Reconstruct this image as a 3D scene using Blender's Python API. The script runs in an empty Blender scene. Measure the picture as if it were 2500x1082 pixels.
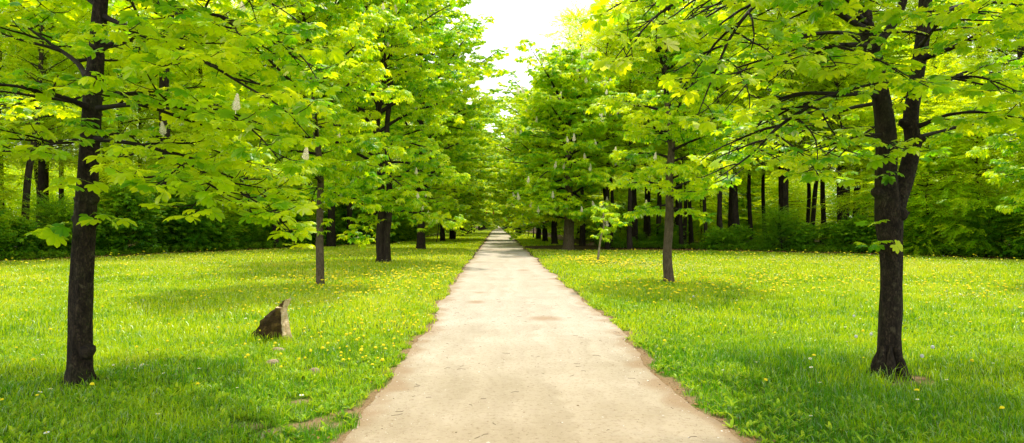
import bpy, math, random, time
import numpy as np
from mathutils import Matrix, Vector
T0 = time.time()
R = math.radians
C = bpy.context.scene.collection
sc = bpy.context.scene
CAM_H = 1.65
FPX = 1667.0                      # focal length in pixels of the 2500 px wide photograph
YAW, PITCH = math.atan(37 / FPX), math.atan(7 / FPX)
SUN_AZ, SUN_EL = R(12), R(66)     # clockwise from the avenue's direction, above the horizon

# ------------------------------------------------------------------ numbers
def rot_cam():
    cy, sy = math.cos(YAW), math.sin(YAW)
    cp, sp = math.cos(PITCH), math.sin(PITCH)
    right = np.array((cy, -sy, 0.))
    fwd = np.array((sy * cp, cy * cp, sp))
    up = np.cross(right, fwd)
    return right, fwd, up
CR, CF, CU = rot_cam()
def P(x, y, D):
    """the world point at depth D (metres along the avenue) seen at that place of the photograph"""
    d = CR * ((x - 1250) / FPX) + CU * ((541 - y) / FPX) + CF
    return np.array((0, 0, CAM_H)) + d * (D / d[1])
def G(x, y):
    """the ground point seen at that place of the photograph"""
    d = CR * ((x - 1250) / FPX) + CU * ((541 - y) / FPX) + CF
    return (d * (CAM_H / -d[2]))[:2]

def hash2(ix, iy, seed):
    h = (ix.astype(np.int64) * 374761393 + iy.astype(np.int64) * 668265263 + seed * 974711) & 0xFFFFFFFF
    h = ((h ^ (h >> 13)) * 1274126177) & 0xFFFFFFFF
    return ((h ^ (h >> 16)) & 0xFFFF) / 65535.0
def noise2(x, y, scale, seed=0):
    x = np.asarray(x, float) * scale; y = np.asarray(y, float) * scale
    ix, iy = np.floor(x), np.floor(y)
    fx, fy = x - ix, y - iy
    fx = fx * fx * (3 - 2 * fx); fy = fy * fy * (3 - 2 * fy)
    a = hash2(ix, iy, seed); b = hash2(ix + 1, iy, seed); c = hash2(ix, iy + 1, seed); d = hash2(ix + 1, iy + 1, seed)
    return (a * (1 - fx) + b * fx) * (1 - fy) + (c * (1 - fx) + d * fx) * fy
def fbm(x, y, scale, seed=0, n=3):
    v = 0; s = 0; a = 1
    for k in range(n):
        v = v + a * noise2(x, y, scale * 2 ** k, seed + k * 17); s += a; a *= .5
    return v / s
def sstep(a, b, x):
    t = np.clip((x - a) / (b - a), 0, 1)
    return t * t * (3 - 2 * t)
def unit(v):
    v = np.asarray(v, float)
    return v / (np.linalg.norm(v, axis=-1, keepdims=True) + 1e-12)

# ------------------------------------------------------------------ meshes
class MB:
    """collects vertices and faces and links them as one mesh"""
    def __init__(self):
        self.v, self.r, self.f, self.n = [], [], [], 0
    def add(self, V, faces, rnd=0.5, mat=0):
        V = np.asarray(V, float).reshape(-1, 3)
        self.v.append(V)
        self.r.append(np.broadcast_to(np.asarray(rnd, float), (len(V),)).copy())
        for F in faces if isinstance(faces, list) else [faces]:
            F = np.asarray(F, np.int64)
            if len(F): self.f.append((F + self.n, mat))
        self.n += len(V)
    def tube(self, pts, rad, sides=6, rnd=0.5, cap=True, mat=0, rough=0., rng=None):
        pts = np.asarray(pts, float); n = len(pts)
        rad = np.broadcast_to(np.asarray(rad, float), (n,))
        tan = np.empty_like(pts); tan[1:-1] = pts[2:] - pts[:-2]; tan[0] = pts[1] - pts[0]; tan[-1] = pts[-1] - pts[-2]
        tan = unit(tan)
        ref = np.array((0., 1., 0.)) if abs(tan[:, 1]).max() < .95 else np.array((1., 0., 0.))
        if abs(tan[:, 1]).max() >= .95 and abs(tan[:, 0]).max() >= .95: ref = np.array((0., 0., 1.))
        a = unit(np.cross(tan, ref)); b = np.cross(tan, a)
        th = np.arange(sides) * 2 * math.pi / sides
        rr = rad[:, None] * np.ones(sides)
        if rough:
            u = th[None, :] * 2.2 + 0 * rad[:, None]; z = np.cumsum(np.r_[0, np.linalg.norm(np.diff(pts, axis=0), axis=1)])[:, None] + 0 * u
            sd = int(abs(pts[0, 0]) * 97 + abs(pts[0, 1]) * 13)
            cx, cy_ = np.cos(th)[None] * 1.1 + 0 * z, np.sin(th)[None] * 1.1 + 0 * z
            rr = rr * (1 + rough * (fbm(cx + z * .8, cy_ + 9 + z * .2, 1.6, sd) - .5) * 2 + rough * .8 * (noise2(cx * 3, cy_ * 3 + z * 1.2, 2.0, sd + 5) - .5))
        V = pts[:, None, :] + rr[..., None] * (a[:, None, :] * np.cos(th)[None, :, None] + b[:, None, :] * np.sin(th)[None, :, None])
        i = np.arange(n - 1)[:, None] * sides; j = np.arange(sides)[None]; k = (j + 1) % sides
        Q = np.stack([i + j, i + k, i + sides + k, i + sides + j], -1).reshape(-1, 4)
        fs = [Q]
        V = V.reshape(-1, 3)
        if cap:
            V = np.vstack([V, pts[-1:] + tan[-1:] * rad[-1]])
            j = np.arange(sides); o = (n - 1) * sides
            fs.append(np.stack([o + j, o + (j + 1) % sides, np.full(sides, n * sides)], -1))
        self.add(V, fs, rnd, mat)
    def scatter(self, tmpl, pos, fwd, up, scale, rnd, mat=0):
        """copies of TMPL=(V, [faces]) with +Y along FWD and +Z near UP"""
        V, faces = tmpl
        N = len(pos)
        if not N: return
        f = unit(fwd); rt = unit(np.cross(f, up)); u = np.cross(rt, f)
        sc_ = np.asarray(scale, float).reshape(N, 1, 1) * np.ones((N, 1, 1))
        W = (V[None, :, 0:1] * rt[:, None] + V[None, :, 1:2] * f[:, None] + V[None, :, 2:3] * u[:, None]) * sc_ + pos[:, None]
        off = (np.arange(N) * len(V))[:, None, None]
        fs = [(np.asarray(F)[None] + off).reshape(-1, np.asarray(F).shape[1]) for F in faces]
        self.add(W.reshape(-1, 3), fs, np.repeat(np.broadcast_to(rnd, (N,)), len(V)), mat)
    def mesh(self, name, mats, smooth=True):
        me = bpy.data.meshes.new(name)
        V = np.vstack(self.v).astype(np.float32)
        me.vertices.add(len(V)); me.vertices.foreach_set('co', V.ravel())
        loops = np.concatenate([F.ravel() for F, m in self.f]).astype(np.int32)
        tot = np.concatenate([np.full(len(F), F.shape[1]) for F, m in self.f]).astype(np.int32)
        start = np.r_[0, np.cumsum(tot)[:-1]].astype(np.int32)
        me.loops.add(len(loops)); me.loops.foreach_set('vertex_index', loops)
        me.polygons.add(len(tot)); me.polygons.foreach_set('loop_start', start)
        mi = np.concatenate([np.full(len(F), m) for F, m in self.f]).astype(np.int32)
        if mi.any(): me.polygons.foreach_set('material_index', mi)
        me.polygons.foreach_set('use_smooth', np.full(len(tot), smooth))
        at = me.attributes.new('rnd', 'FLOAT', 'POINT')
        at.data.foreach_set('value', np.concatenate(self.r).astype(np.float32))
        for m in mats if isinstance(mats, (list, tuple)) else [mats]: me.materials.append(m)
        me.update(calc_edges=True)
        return me

def link(name, data, parent=None):
    o = bpy.data.objects.new(name, data); C.objects.link(o); o.parent = parent
    return o
def tag(o, label=None, cat=None, group=None, kind=None):
    if label: o['label'] = label
    if cat: o['category'] = cat
    if group: o['group'] = group
    if kind: o['kind'] = kind
    return o
def empty(name, loc, rz=0, s=1):
    o = link(name, None); o.location = loc; o.rotation_euler.z = rz; o.scale = (s, s, s); o.empty_display_size = .2
    return o
def copy_tree(o, loc, rz=0, s=1):
    c = o.copy(); C.objects.link(c); c.location = loc; c.rotation_euler.z = rz; c.scale = (s, s, s)
    for k in ('label', 'group'):
        if k in c: del c[k]
    for ch in o.children:
        d = ch.copy(); C.objects.link(d); d.parent = c
        for g in ch.children:
            e = g.copy(); C.objects.link(e); e.parent = d
    return c

# ------------------------------------------------------------------ materials
def new_mat(name):
    m = bpy.data.materials.new(name); m.use_nodes = True
    nt = m.node_tree; nt.nodes.clear()
    return m, nt, nt.nodes, nt.links
def N_(nodes, t, **kw):
    n = nodes.new(t)
    for k, v in kw.items():
        if k in ('inp',):
            for a, b in v.items(): n.inputs[a].default_value = b
        else: setattr(n, k, v)
    return n
def ramp(nodes, stops):
    r = nodes.new('ShaderNodeValToRGB'); e = r.color_ramp.elements
    while len(e) < len(stops): e.new(.5)
    for k, (p, c) in enumerate(stops):
        e[k].position = p; e[k].color = (*c, 1)
    return r
def leaf_mat(name, stops, tstops, trans=.5, gloss=.06, rough=.38):
    m, nt, ns, lk = new_mat(name)
    out = ns.new('ShaderNodeOutputMaterial')
    at = N_(ns, 'ShaderNodeAttribute', attribute_name='rnd')
    ra, rt = ramp(ns, stops), ramp(ns, tstops)
    lk.new(at.outputs['Fac'], ra.inputs[0]); lk.new(at.outputs['Fac'], rt.inputs[0])
    d = N_(ns, 'ShaderNodeBsdfDiffuse'); t = N_(ns, 'ShaderNodeBsdfTranslucent'); g = N_(ns, 'ShaderNodeBsdfGlossy')
    g.inputs['Roughness'].default_value = rough; g.inputs['Color'].default_value = (.92, 1, .80, 1)
    lk.new(ra.outputs[0], d.inputs[0]); lk.new(rt.outputs[0], t.inputs[0])
    mx = ns.new('ShaderNodeMixShader'); mx.inputs[0].default_value = trans
    lk.new(d.outputs[0], mx.inputs[1]); lk.new(t.outputs[0], mx.inputs[2])
    m2 = ns.new('ShaderNodeMixShader'); lw = N_(ns, 'ShaderNodeFresnel'); lw.inputs[0].default_value = 1.38
    mu = N_(ns, 'ShaderNodeMath', operation='MULTIPLY_ADD'); mu.inputs[1].default_value = .28; mu.inputs[2].default_value = gloss * .2
    lk.new(lw.outputs[0], mu.inputs[0]); lk.new(mu.outputs[0], m2.inputs[0])
    lk.new(mx.outputs[0], m2.inputs[1]); lk.new(g.outputs[0], m2.inputs[2])
    lk.new(m2.outputs[0], out.inputs[0])
    return m
def bark_mat(name, c1, c2, sc_=(9, 9, 3.2), moss=0., lichen=.3):
    m, nt, ns, lk = new_mat(name)
    out = ns.new('ShaderNodeOutputMaterial'); b = ns.new('ShaderNodeBsdfPrincipled')
    b.inputs['Roughness'].default_value = .9; b.inputs['Specular IOR Level'].default_value = .2
    tc = ns.new('ShaderNodeTexCoord'); mp = ns.new('ShaderNodeMapping'); mp.inputs['Scale'].default_value = sc_
    lk.new(tc.outputs['Object'], mp.inputs[0])
    n1 = N_(ns, 'ShaderNodeTexNoise', inp={'Scale': 2.2, 'Detail': 7, 'Roughness': .65}); lk.new(mp.outputs[0], n1.inputs['Vector'])
    wq = N_(ns, 'ShaderNodeMixRGB', blend_type='ADD'); wq.inputs[0].default_value = .9; lk.new(mp.outputs[0], wq.inputs[1]); lk.new(n1.outputs['Color'], wq.inputs[2])
    v1 = N_(ns, 'ShaderNodeTexVoronoi', feature='DISTANCE_TO_EDGE', inp={'Scale': 5.5}); lk.new(wq.outputs[0], v1.inputs['Vector'])
    ra = ramp(ns, [(.3, c1), (.7, c2)]); lk.new(n1.outputs[0], ra.inputs[0])
    n2 = N_(ns, 'ShaderNodeTexNoise', inp={'Scale': 3.0, 'Detail': 4}); lk.new(tc.outputs['Object'], n2.inputs['Vector'])
    r2 = ramp(ns, [(.52, (0, 0, 0)), (.72, (moss, moss, moss))]); lk.new(n2.outputs[0], r2.inputs[0])
    mx = N_(ns, 'ShaderNodeMixRGB'); mx.inputs[2].default_value = (.09, .10, .035, 1)
    lk.new(r2.outputs[0], mx.inputs[0]); lk.new(ra.outputs[0], mx.inputs[1])
    rv = ramp(ns, [(0, (0, 0, 0)), (.14, (1, 1, 1))]); lk.new(v1.outputs[0], rv.inputs[0])
    cr_ = N_(ns, 'ShaderNodeMixRGB', blend_type='MULTIPLY'); cr_.inputs[0].default_value = .4; lk.new(mx.outputs[0], cr_.inputs[1]); lk.new(rv.outputs[0], cr_.inputs[2])
    n3 = N_(ns, 'ShaderNodeTexNoise', inp={'Scale': 14.0, 'Detail': 5}); lk.new(tc.outputs['Object'], n3.inputs['Vector'])
    r3 = ramp(ns, [(.60, (0, 0, 0)), (.70, (lichen, lichen, lichen))]); lk.new(n3.outputs[0], r3.inputs[0])
    m3 = N_(ns, 'ShaderNodeMixRGB'); m3.inputs[2].default_value = (.16, .14, .08, 1); lk.new(r3.outputs[0], m3.inputs[0]); lk.new(cr_.outputs[0], m3.inputs[1])
    lk.new(m3.outputs[0], b.inputs['Base Color'])
    ad = N_(ns, 'ShaderNodeMath', operation='MULTIPLY_ADD'); ad.inputs[1].default_value = .6
    lk.new(rv.outputs[0], ad.inputs[0]); lk.new(n1.outputs[0], ad.inputs[2])
    bp = N_(ns, 'ShaderNodeBump', inp={'Strength': .9, 'Distance': .03}); lk.new(ad.outputs[0], bp.inputs['Height'])
    lk.new(bp.outputs[0], b.inputs['Normal']); lk.new(b.outputs[0], out.inputs[0])
    return m
def simple_mat(name, c1, c2=None, rough=.8, scale=12., spec=.3, bump=0., trans=0.):
    m, nt, ns, lk = new_mat(name)
    out = ns.new('ShaderNodeOutputMaterial'); b = ns.new('ShaderNodeBsdfPrincipled')
    b.inputs['Roughness'].default_value = rough; b.inputs['Specular IOR Level'].default_value = spec
    tc = ns.new('ShaderNodeTexCoord')
    n1 = N_(ns, 'ShaderNodeTexNoise', inp={'Scale': scale, 'Detail': 6, 'Roughness': .6}); lk.new(tc.outputs['Object'], n1.inputs['Vector'])
    ra = ramp(ns, [(.35, c1), (.68, c2 or c1)]); lk.new(n1.outputs[0], ra.inputs[0]); lk.new(ra.outputs[0], b.inputs['Base Color'])
    if bump:
        bp = N_(ns, 'ShaderNodeBump', inp={'Strength': bump, 'Distance': .03}); lk.new(n1.outputs[0], bp.inputs['Height']); lk.new(bp.outputs[0], b.inputs['Normal'])
    if trans:
        t = ns.new('ShaderNodeBsdfTranslucent'); lk.new(ra.outputs[0], t.inputs[0])
        mx = ns.new('ShaderNodeMixShader'); mx.inputs[0].default_value = trans
        lk.new(b.outputs[0], mx.inputs[1]); lk.new(t.outputs[0], mx.inputs[2]); lk.new(mx.outputs[0], out.inputs[0])
    else: lk.new(b.outputs[0], out.inputs[0])
    return m
M_CHEST = leaf_mat('chestnut_leaf', [(0, (.04, .18, .003)), (.42, (.26, .52, .002)), (1, (.64, .80, .004))],
                   [(0, (.30, .66, .001)), (.45, (.86, .98, .001)), (1, (1., 1., .002))], .66, .06)
M_FLOWERING = leaf_mat('mature_chestnut_leaf', [(0, (.04, .19, .003)), (.42, (.27, .55, .003)), (1, (.66, .82, .008))],
                   [(0, (.30, .66, .001)), (.45, (.84, .97, .001)), (1, (1., 1., .002))], .64, .06)
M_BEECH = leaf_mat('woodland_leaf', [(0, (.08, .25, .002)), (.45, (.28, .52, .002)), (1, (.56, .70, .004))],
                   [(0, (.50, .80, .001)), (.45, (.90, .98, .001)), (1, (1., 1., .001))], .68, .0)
M_SHRUB = leaf_mat('shrub_leaf', [(0, (.018, .10, .003)), (.5, (.08, .22, .003)), (1, (.24, .42, .004))],
                   [(0, (.14, .40, .001)), (.5, (.34, .60, .001)), (1, (.66, .80, .001))], .46, .0)
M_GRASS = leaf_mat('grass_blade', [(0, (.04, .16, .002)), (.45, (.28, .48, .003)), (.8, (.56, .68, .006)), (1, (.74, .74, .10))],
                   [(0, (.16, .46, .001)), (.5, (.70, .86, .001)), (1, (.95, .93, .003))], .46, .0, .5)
M_WEED = leaf_mat('weed_leaf', [(0, (.09, .25, .003)), (.5, (.24, .43, .005)), (1, (.48, .60, .02))],
                   [(0, (.36, .60, .001)), (.5, (.62, .80, .001)), (1, (.82, .88, .004))], .42, .04, .45)
M_BARK_DARK = bark_mat('dark_bark', (.010, .007, .0045), (.060, .042, .026), moss=.35)
M_BARK_BROWN = bark_mat('brown_bark', (.09, .065, .04), (.24, .18, .115), moss=.45)
M_BARK_GREY = bark_mat('grey_bark', (.018, .013, .009), (.07, .052, .035), (5, 5, 1.2), moss=.3)
M_BARK_WOOD = bark_mat('woodland_bark', (.010, .007, .0045), (.05, .034, .022), (5, 5, 1.2), moss=.3, lichen=.15)
M_TWIG = simple_mat('twig_bark', (.009, .006, .004), (.028, .018, .011), .85, 8)
M_PALE = simple_mat('pale_bark', (.18, .14, .09), (.34, .28, .19), .8, 10)
M_BLOSSOM = simple_mat('blossom_cream', (.90, .86, .72), (.92, .80, .66), .7, 40, trans=.3)
M_REDBLOSSOM = simple_mat('blossom_red', (.55, .10, .04), (.6, .2, .06), .7, 40, trans=.3)
M_YELLOW = simple_mat('dandelion_petal', (.86, .68, .003), (.92, .78, .005), .6, 30, trans=.2)
M_WHITE = simple_mat('daisy_petal', (.75, .76, .74), (.82, .82, .80), .6, 30, trans=.2)
M_STEM = simple_mat('flower_stem', (.14, .24, .03), (.20, .28, .05), .6, 20)
M_STAKE = simple_mat('stake_wood', (.45, .30, .08), (.62, .44, .14), .8, 14)
M_LITTER = simple_mat('dry_leaf', (.16, .07, .025), (.34, .17, .06), .9, 1.5)

# ------------------------------------------------------------------ leaves
def leaflet(L, wid, ang, droop, fold, ts, base=(0, 0, 0), tilt=0.):
    """one obovate leaflet, folded along its rib and bending down to its tip"""
    prof = lambda t: wid * L * (np.sin(np.pi * np.clip(t, 0, 1) ** 1.75) ** .8 * .93 + .03)
    ca, sa = math.cos(ang), math.sin(ang)
    V, Q = [], []
    for t in ts:
        w = float(prof(t)) if t < .999 else 0.
        y = L * (t - .10 * droop * t * t); z = -droop * L * t * t * .55 + tilt * L * t
        for s, zz in ((-1, fold * w), (0, 0), (1, fold * w)):
            x = s * w * .5
            V.append((base[0] + x * ca + y * sa, base[1] - x * sa + y * ca, base[2] + z + zz))
    n = len(ts)
    for i in range(n - 1):
        a = i * 3
        Q += [(a, a + 1, a + 4, a + 3), (a + 1, a + 2, a + 5, a + 4)]
    return V, Q
def palmate(rng, hi=True, n=None):
    """a horse chestnut leaf: stalk and a fan of five to seven leaflets; +Y outwards, about one unit across"""
    n = n or rng.choice([5, 6, 7])
    ts = [0, .25, .48, .68, .85, 1.] if hi else [0, .62, 1.]
    V, Q = [], []
    pet = .42
    V += [(-.007, 0, 0), (.007, 0, 0), (.007, pet, .02), (-.007, pet, .02)]; Q.append((0, 1, 2, 3))
    dr = rng.uniform(.12, .62) if hi else rng.uniform(.3, .95)
    for k in range(n):
        u = (k - (n - 1) / 2) / ((n - 1) / 2)
        ang = u * R(112) + rng.uniform(-.09, .09)
        L = (.62 - .26 * abs(u) ** 1.5) * rng.uniform(.92, 1.06)
        v, q = leaflet(L, .52, ang, dr * rng.uniform(.7, 1.3), rng.uniform(.02, .20), ts, (0, pet, .02), tilt=-.18 * dr)
        o = len(V); V += v; Q += [tuple(i + o for i in f) for f in q]
    return np.array(V), [np.array(Q)]
_r = random.Random(4)
LEAF_HI = [palmate(_r, True) for k in range(6)]
LEAF_LO = [palmate(_r, False) for k in range(5)]
def spray(rng, n=12, L=.6, leaf=.1):
    """a flat beech twig with two rows of small leaves"""
    V, F = [], []
    for k in range(n):
        t = (k + .6) / n; s = -1 if k % 2 else 1
        y = L * t; z = -.10 * L * t * t + rng.uniform(-.012, .012)
        a = s * R(rng.uniform(40, 70)) if k < n - 1 else rng.uniform(-.2, .2)
        l = leaf * rng.uniform(.75, 1.15); w = l * .32
        d = np.array((math.sin(a), math.cos(a), rng.uniform(-.35, .05))); p = np.array((0, y, z)); q = np.array((math.cos(a), -math.sin(a), rng.uniform(-.25, .25)))
        o = len(V)
        V += [p, p + d * l * .5 + q * w, p + d * l, p + d * l * .5 - q * w + np.array((0, 0, .1 * l))]
        F += [(o, o + 1, o + 2), (o, o + 2, o + 3)]
    V = [tuple(v) for v in V]
    return np.array(V), [np.array(F)]
SPRAY = [spray(_r, 13, .62, .105) for k in range(4)]

class Crown:
    def __init__(self): self.p, self.f, self.u, self.s, self.r = [], [], [], [], []
    def add(self, p, f, u, s, r):
        self.p.append(p); self.f.append(f); self.u.append(u); self.s.append(s); self.r.append(r)
    def mesh(self, name, tmpls, mat, seed=0):
        g = np.random.default_rng(seed)
        p, f, u = np.array(self.p), np.array(self.f), np.array(self.u); s = np.array(self.s); r = np.array(self.r)
        t = g.integers(0, len(tmpls), len(p)); m = MB()
        for k in range(len(tmpls)):
            i = t == k
            m.scatter(tmpls[k], p[i], f[i], u[i], s[i], np.clip(r[i], 0, 1))
        return m.mesh(name, mat)

def rosette(rng, cr, p, d, n, size, bias, flat=1.):
    """leaves radiating from the end of a twig, drooping a little"""
    a0 = rng.uniform(0, 6.28)
    h = unit(np.array((d[0], d[1], 0.)) + 1e-6)
    for k in range(n):
        a = a0 + k * 2 * math.pi / n + rng.uniform(-.4, .4)
        f = np.array((math.cos(a), math.sin(a), 0.)) + h * .55 + np.array((0, 0, rng.uniform(-.55, .18) * flat))
        u = np.array((rng.gauss(0, .42), rng.gauss(0, .42), 1.))
        cr.add(p, unit(f), u, size * rng.uniform(.6, 1.2), rng.gauss(.5, .28) + bias)

def bend(rng, p, d, L, n, droop, wob, lift=0.):
    """a curved twig from P along D"""
    pts = [np.array(p, float)]; d = unit(d)
    for k in range(n):
        t = (k + 1) / n
        d = unit(d + np.array((rng.gauss(0, wob), rng.gauss(0, wob), rng.gauss(0, wob * .6) - droop / n + (lift / n if t > .55 else 0))))
        pts.append(pts[-1] + d * (L / n))
    return np.array(pts)
def resample(pts, step):
    pts = np.asarray(pts, float)
    # Catmull-Rom through the given points
    if len(pts) > 2:
        q = np.vstack([2 * pts[0] - pts[1], pts, 2 * pts[-1] - pts[-2]]); out = []
        for i in range(1, len(q) - 2):
            for t in np.linspace(0, 1, 6, endpoint=False):
                a, b, c, d = q[i - 1], q[i], q[i + 1], q[i + 2]
                out.append(.5 * (2 * b + (c - a) * t + (2 * a - 5 * b + 4 * c - d) * t * t + (3 * b - a - 3 * c + d) * t ** 3))
        out.append(pts[-1]); pts = np.array(out)
    s = np.r_[0, np.cumsum(np.linalg.norm(np.diff(pts, axis=0), axis=1))]
    n = max(3, int(s[-1] / step) + 1); t = np.linspace(0, s[-1], n)
    return np.stack([np.interp(t, s, pts[:, k]) for k in range(3)], -1), s[-1]

def limb(rng, pts, r0, cr, tips, o, start=.2):
    """a main limb with side branches, twigs and leaves; returns its wood as an MB"""
    m = MB()
    pts, L = resample(pts, .16)
    n = len(pts); t = np.linspace(0, 1, n)
    rad = r0 * o.get('lr', 1.) * (1 - t) ** .9 + .0035
    rad[0] *= 1.3
    m.tube(pts, rad, o.get('sides', 7))
    s = start * L + rng.uniform(0, o['sub']); side = rng.choice([-1, 1])
    tone = [0.]
    def finish(q, d, bias=0.):
        rosette(rng, cr, q, d, rng.choice(o['ros']), o['leaf'], tone[0], o.get('flat', 1.))
        tips.append((q, d))
    while s < L * .98:
        i = min(n - 2, int(s / L * (n - 1))); p = pts[i]; tn = unit(pts[i + 1] - pts[i])
        hz = unit(np.cross(tn, (0, 0, 1.))) * side
        fw = rng.uniform(.35, 1.0)
        tone[0] = rng.gauss(0, .2)
        d = hz + tn * fw + np.array((0, 0, rng.uniform(-.15, .45)))
        l = min(o['submax'], .55 * (L - s) + .22) * rng.uniform(.6, 1.15)
        sub = bend(rng, p, d, l, 6, o['droop'], .10, o['lift'])
        r1 = min(rad[i] * .6, .0045 + .009 * l)
        m.tube(sub, np.linspace(r1, .0028, 7) * o.get('tw', 1.), 4)
        k = o['twig'] * rng.uniform(.5, 1.); sd = rng.choice([-1, 1])
        while k < l * .95:
            j = min(5, int(k / l * 6)); q = sub[j] + (sub[j + 1] - sub[j]) * (k / l * 6 - j); td = unit(sub[j + 1] - sub[j])
            hz2 = unit(np.cross(td, (0, 0, 1.))) * sd
            dd = hz2 + td * rng.uniform(.3, .9) + np.array((0, 0, rng.uniform(-.3, .5)))
            tw = bend(rng, q, dd, rng.uniform(*o['tl']), 3, o['droop'] * .7, .1, o['lift'] * 1.3)
            m.tube(tw, np.linspace(.0042, .0024, 4) * o.get('tw', 1.), 3)
            finish(tw[-1], unit(tw[-1] - tw[-2]))
            k += o['twig'] * rng.uniform(.6, 1.4); sd = -sd
        finish(sub[-1], unit(sub[-1] - sub[-2]))
        s += o['sub'] * rng.uniform(.6, 1.4); side = -side
    finish(pts[-1], unit(pts[-1] - pts[-2]))
    return m

def candle():
    """an upright blossom spike: a cone of small petalled florets round a stalk"""
    rng = random.Random(9); m = MB()
    m.tube([(0, 0, -.06), (0, 0, .2)], [.006, .003], 4)
    for k in range(70):
        t = (k + .5) / 70; z = .22 * t; r = .045 * (1 - t) ** .8 * (.55 + .45 * min(1, t * 8)) + .006
        a = k * 2.4; c = np.array((math.cos(a) * r, math.sin(a) * r, z)); w = .017 * (1 - .45 * t)
        e1 = np.array((-math.sin(a), math.cos(a), 0)); e2 = unit(np.array((math.cos(a) * .5, math.sin(a) * .5, 1 + rng.uniform(-.6, .3))))
        m.add([c - e1 * w - e2 * w * .6, c + e1 * w - e2 * w * .6, c + e1 * w * .8 + e2 * w, c - e1 * w * .8 + e2 * w], np.array([(0, 1, 2, 3)]))
        m.add([c - e2 * w, c + e1 * w * .4 + np.array((math.cos(a), math.sin(a), 0)) * w, c + e2 * w * .9], np.array([(0, 1, 2)]))
    return m
CANDLE = candle().mesh('blossom_spike', M_BLOSSOM, False)
RED_CANDLE = candle().mesh('red_blossom_spike', M_REDBLOSSOM, False)

def build_tree(name, loc, trunk_tubes, limbs, o, seed, leafset, leafmat, barkmat, twigmat, blossoms=0, limb_parts=True, blossom_pick=None, stub=None):
    """trunk_tubes: [(pts, radii)], limbs: [(pts, r0)], all in the tree's own coordinates"""
    rng = random.Random(seed)
    root = empty(name, loc)
    t = MB()
    for pts, rad in trunk_tubes:
        pts = np.asarray(pts, float); q, L = resample(pts, .09 if limb_parts else .3)
        s = np.r_[0, np.cumsum(np.linalg.norm(np.diff(pts, axis=0), axis=1))]
        rr = np.interp(np.linspace(0, s[-1], len(q)), s, rad)
        t.tube(q, rr, 20 if limb_parts else 10, rough=.17 if limb_parts else .09)
    cr, tips = Crown(), []
    lm = []
    for pts, r0 in limbs:
        lm.append(limb(rng, pts, r0, cr, tips, o, o.get('start', .2)))
    if o.get('inner'):
        ax0 = np.array(trunk_tubes[0][0], float); keep = []
        for q in cr.p:
            dmin = min(np.hypot(*(q[:2] - np.array([np.interp(q[2], np.array(tp_, float)[:, 2], np.array(tp_, float)[:, k]) for k in (0, 1)]))) for tp_, _ in trunk_tubes[:2])
            if o.get('clear') and o['clear'](q + np.array(loc)): keep.append(False); continue
            keep.append(dmin > o['inner'] * (1 if rng.random() < .85 else .3))
        for nm in 'pfusr': setattr(cr, nm, [v for v, k in zip(getattr(cr, nm), keep) if k])
    tr = link('trunk', t.mesh(name + '_trunk', barkmat), root)
    if limb_parts:
        for m in lm: link('branch', m.mesh(name + '_branch', twigmat), tr)
    else:
        if lm:
            w = MB()
            for m in lm:
                w.v += m.v; w.r += m.r; w.f += [(F + w.n, 0) for F, k in m.f]; w.n += m.n
            link('branchwork', w.mesh(name + '_branchwork', twigmat), tr)
    if stub: stub(rng, cr)
    link('crown', cr.mesh(name + '_crown', leafset, leafmat, seed), root)
    if blossoms:
        cand = [x for x in tips if blossom_pick is None or blossom_pick(x[0])]
        rng.shuffle(cand); done = []
        for p, d in cand:
            if len(done) >= blossoms: break
            if any(np.linalg.norm(p - q) < .35 for q in done): continue
            done.append(p)
            b = link('blossom_spike', CANDLE, root); b.location = p + np.array((p[0], p[1], 0.)) / (np.hypot(p[0], p[1]) + .1) * .1 + np.array((0, 0, .10))
            b.rotation_euler = (rng.gauss(0, .16), rng.gauss(0, .16), rng.uniform(0, 6))
            b.scale = [rng.uniform(.8, 1.25) * o.get('cs', 1.)] * 3
    return root

def spiral_limbs(rng, trunk_at, z0, z1, n, rad_at, elev0, elev1, droop, r_of=lambda l: .012 + .014 * l, jit=10):
    out = []
    for k in range(n):
        u = (k + rng.random() * .7) / n; z = z0 + (z1 - z0) * u
        a = k * 2.39996 + rng.uniform(-.5, .5); e = R(min(74, max(-12, elev0 + (elev1 - elev0) * u + rng.uniform(-jit, jit))))
        L = max(.5, rad_at(u) * rng.uniform(.72, 1.12)) / max(.55, math.cos(e))
        d = np.array((math.cos(a) * math.cos(e), math.sin(a) * math.cos(e), math.sin(e)))
        out.append((bend(rng, trunk_at(z), d, L, 6, droop, .07), r_of(L)))
    return out

# ------------------------------------------------------------------ the two near trees
OPT_NEAR = dict(sub=.18, submax=1.05, twig=.14, tl=(.10, .30), droop=.30, lift=.7, ros=[3, 4, 5, 6], leaf=.20, start=.22, cs=.6, flat=.6, tw=1.5, inner=.48, lr=.78)
def rel(base, px):  # [(x, y, depth)] on the photograph -> tree coordinates
    return [P(*q) - base for q in px]
D1 = 7.1
bx, by = G(195, 935); B1 = np.array((bx, by, 0.))
tr1 = [(193, 945, D1), (194, 925, D1), (196, 850, D1), (199, 700, D1), (205, 560, D1), (212, 450, D1), (222, 330, D1 + .05), (228, 230, D1 + .1), (236, 130, D1 + .1), (243, 40, D1 + .1),
       (250, -60, D1 + .1), (258, -200, D1 + .1), (264, -420, D1), (268, -640, D1)]
r1 = [.150, .132, .122, .106, .098, .097, .092, .090, .080, .070, .064, .05, .034, .014]
T1 = rel(B1, tr1)
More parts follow.
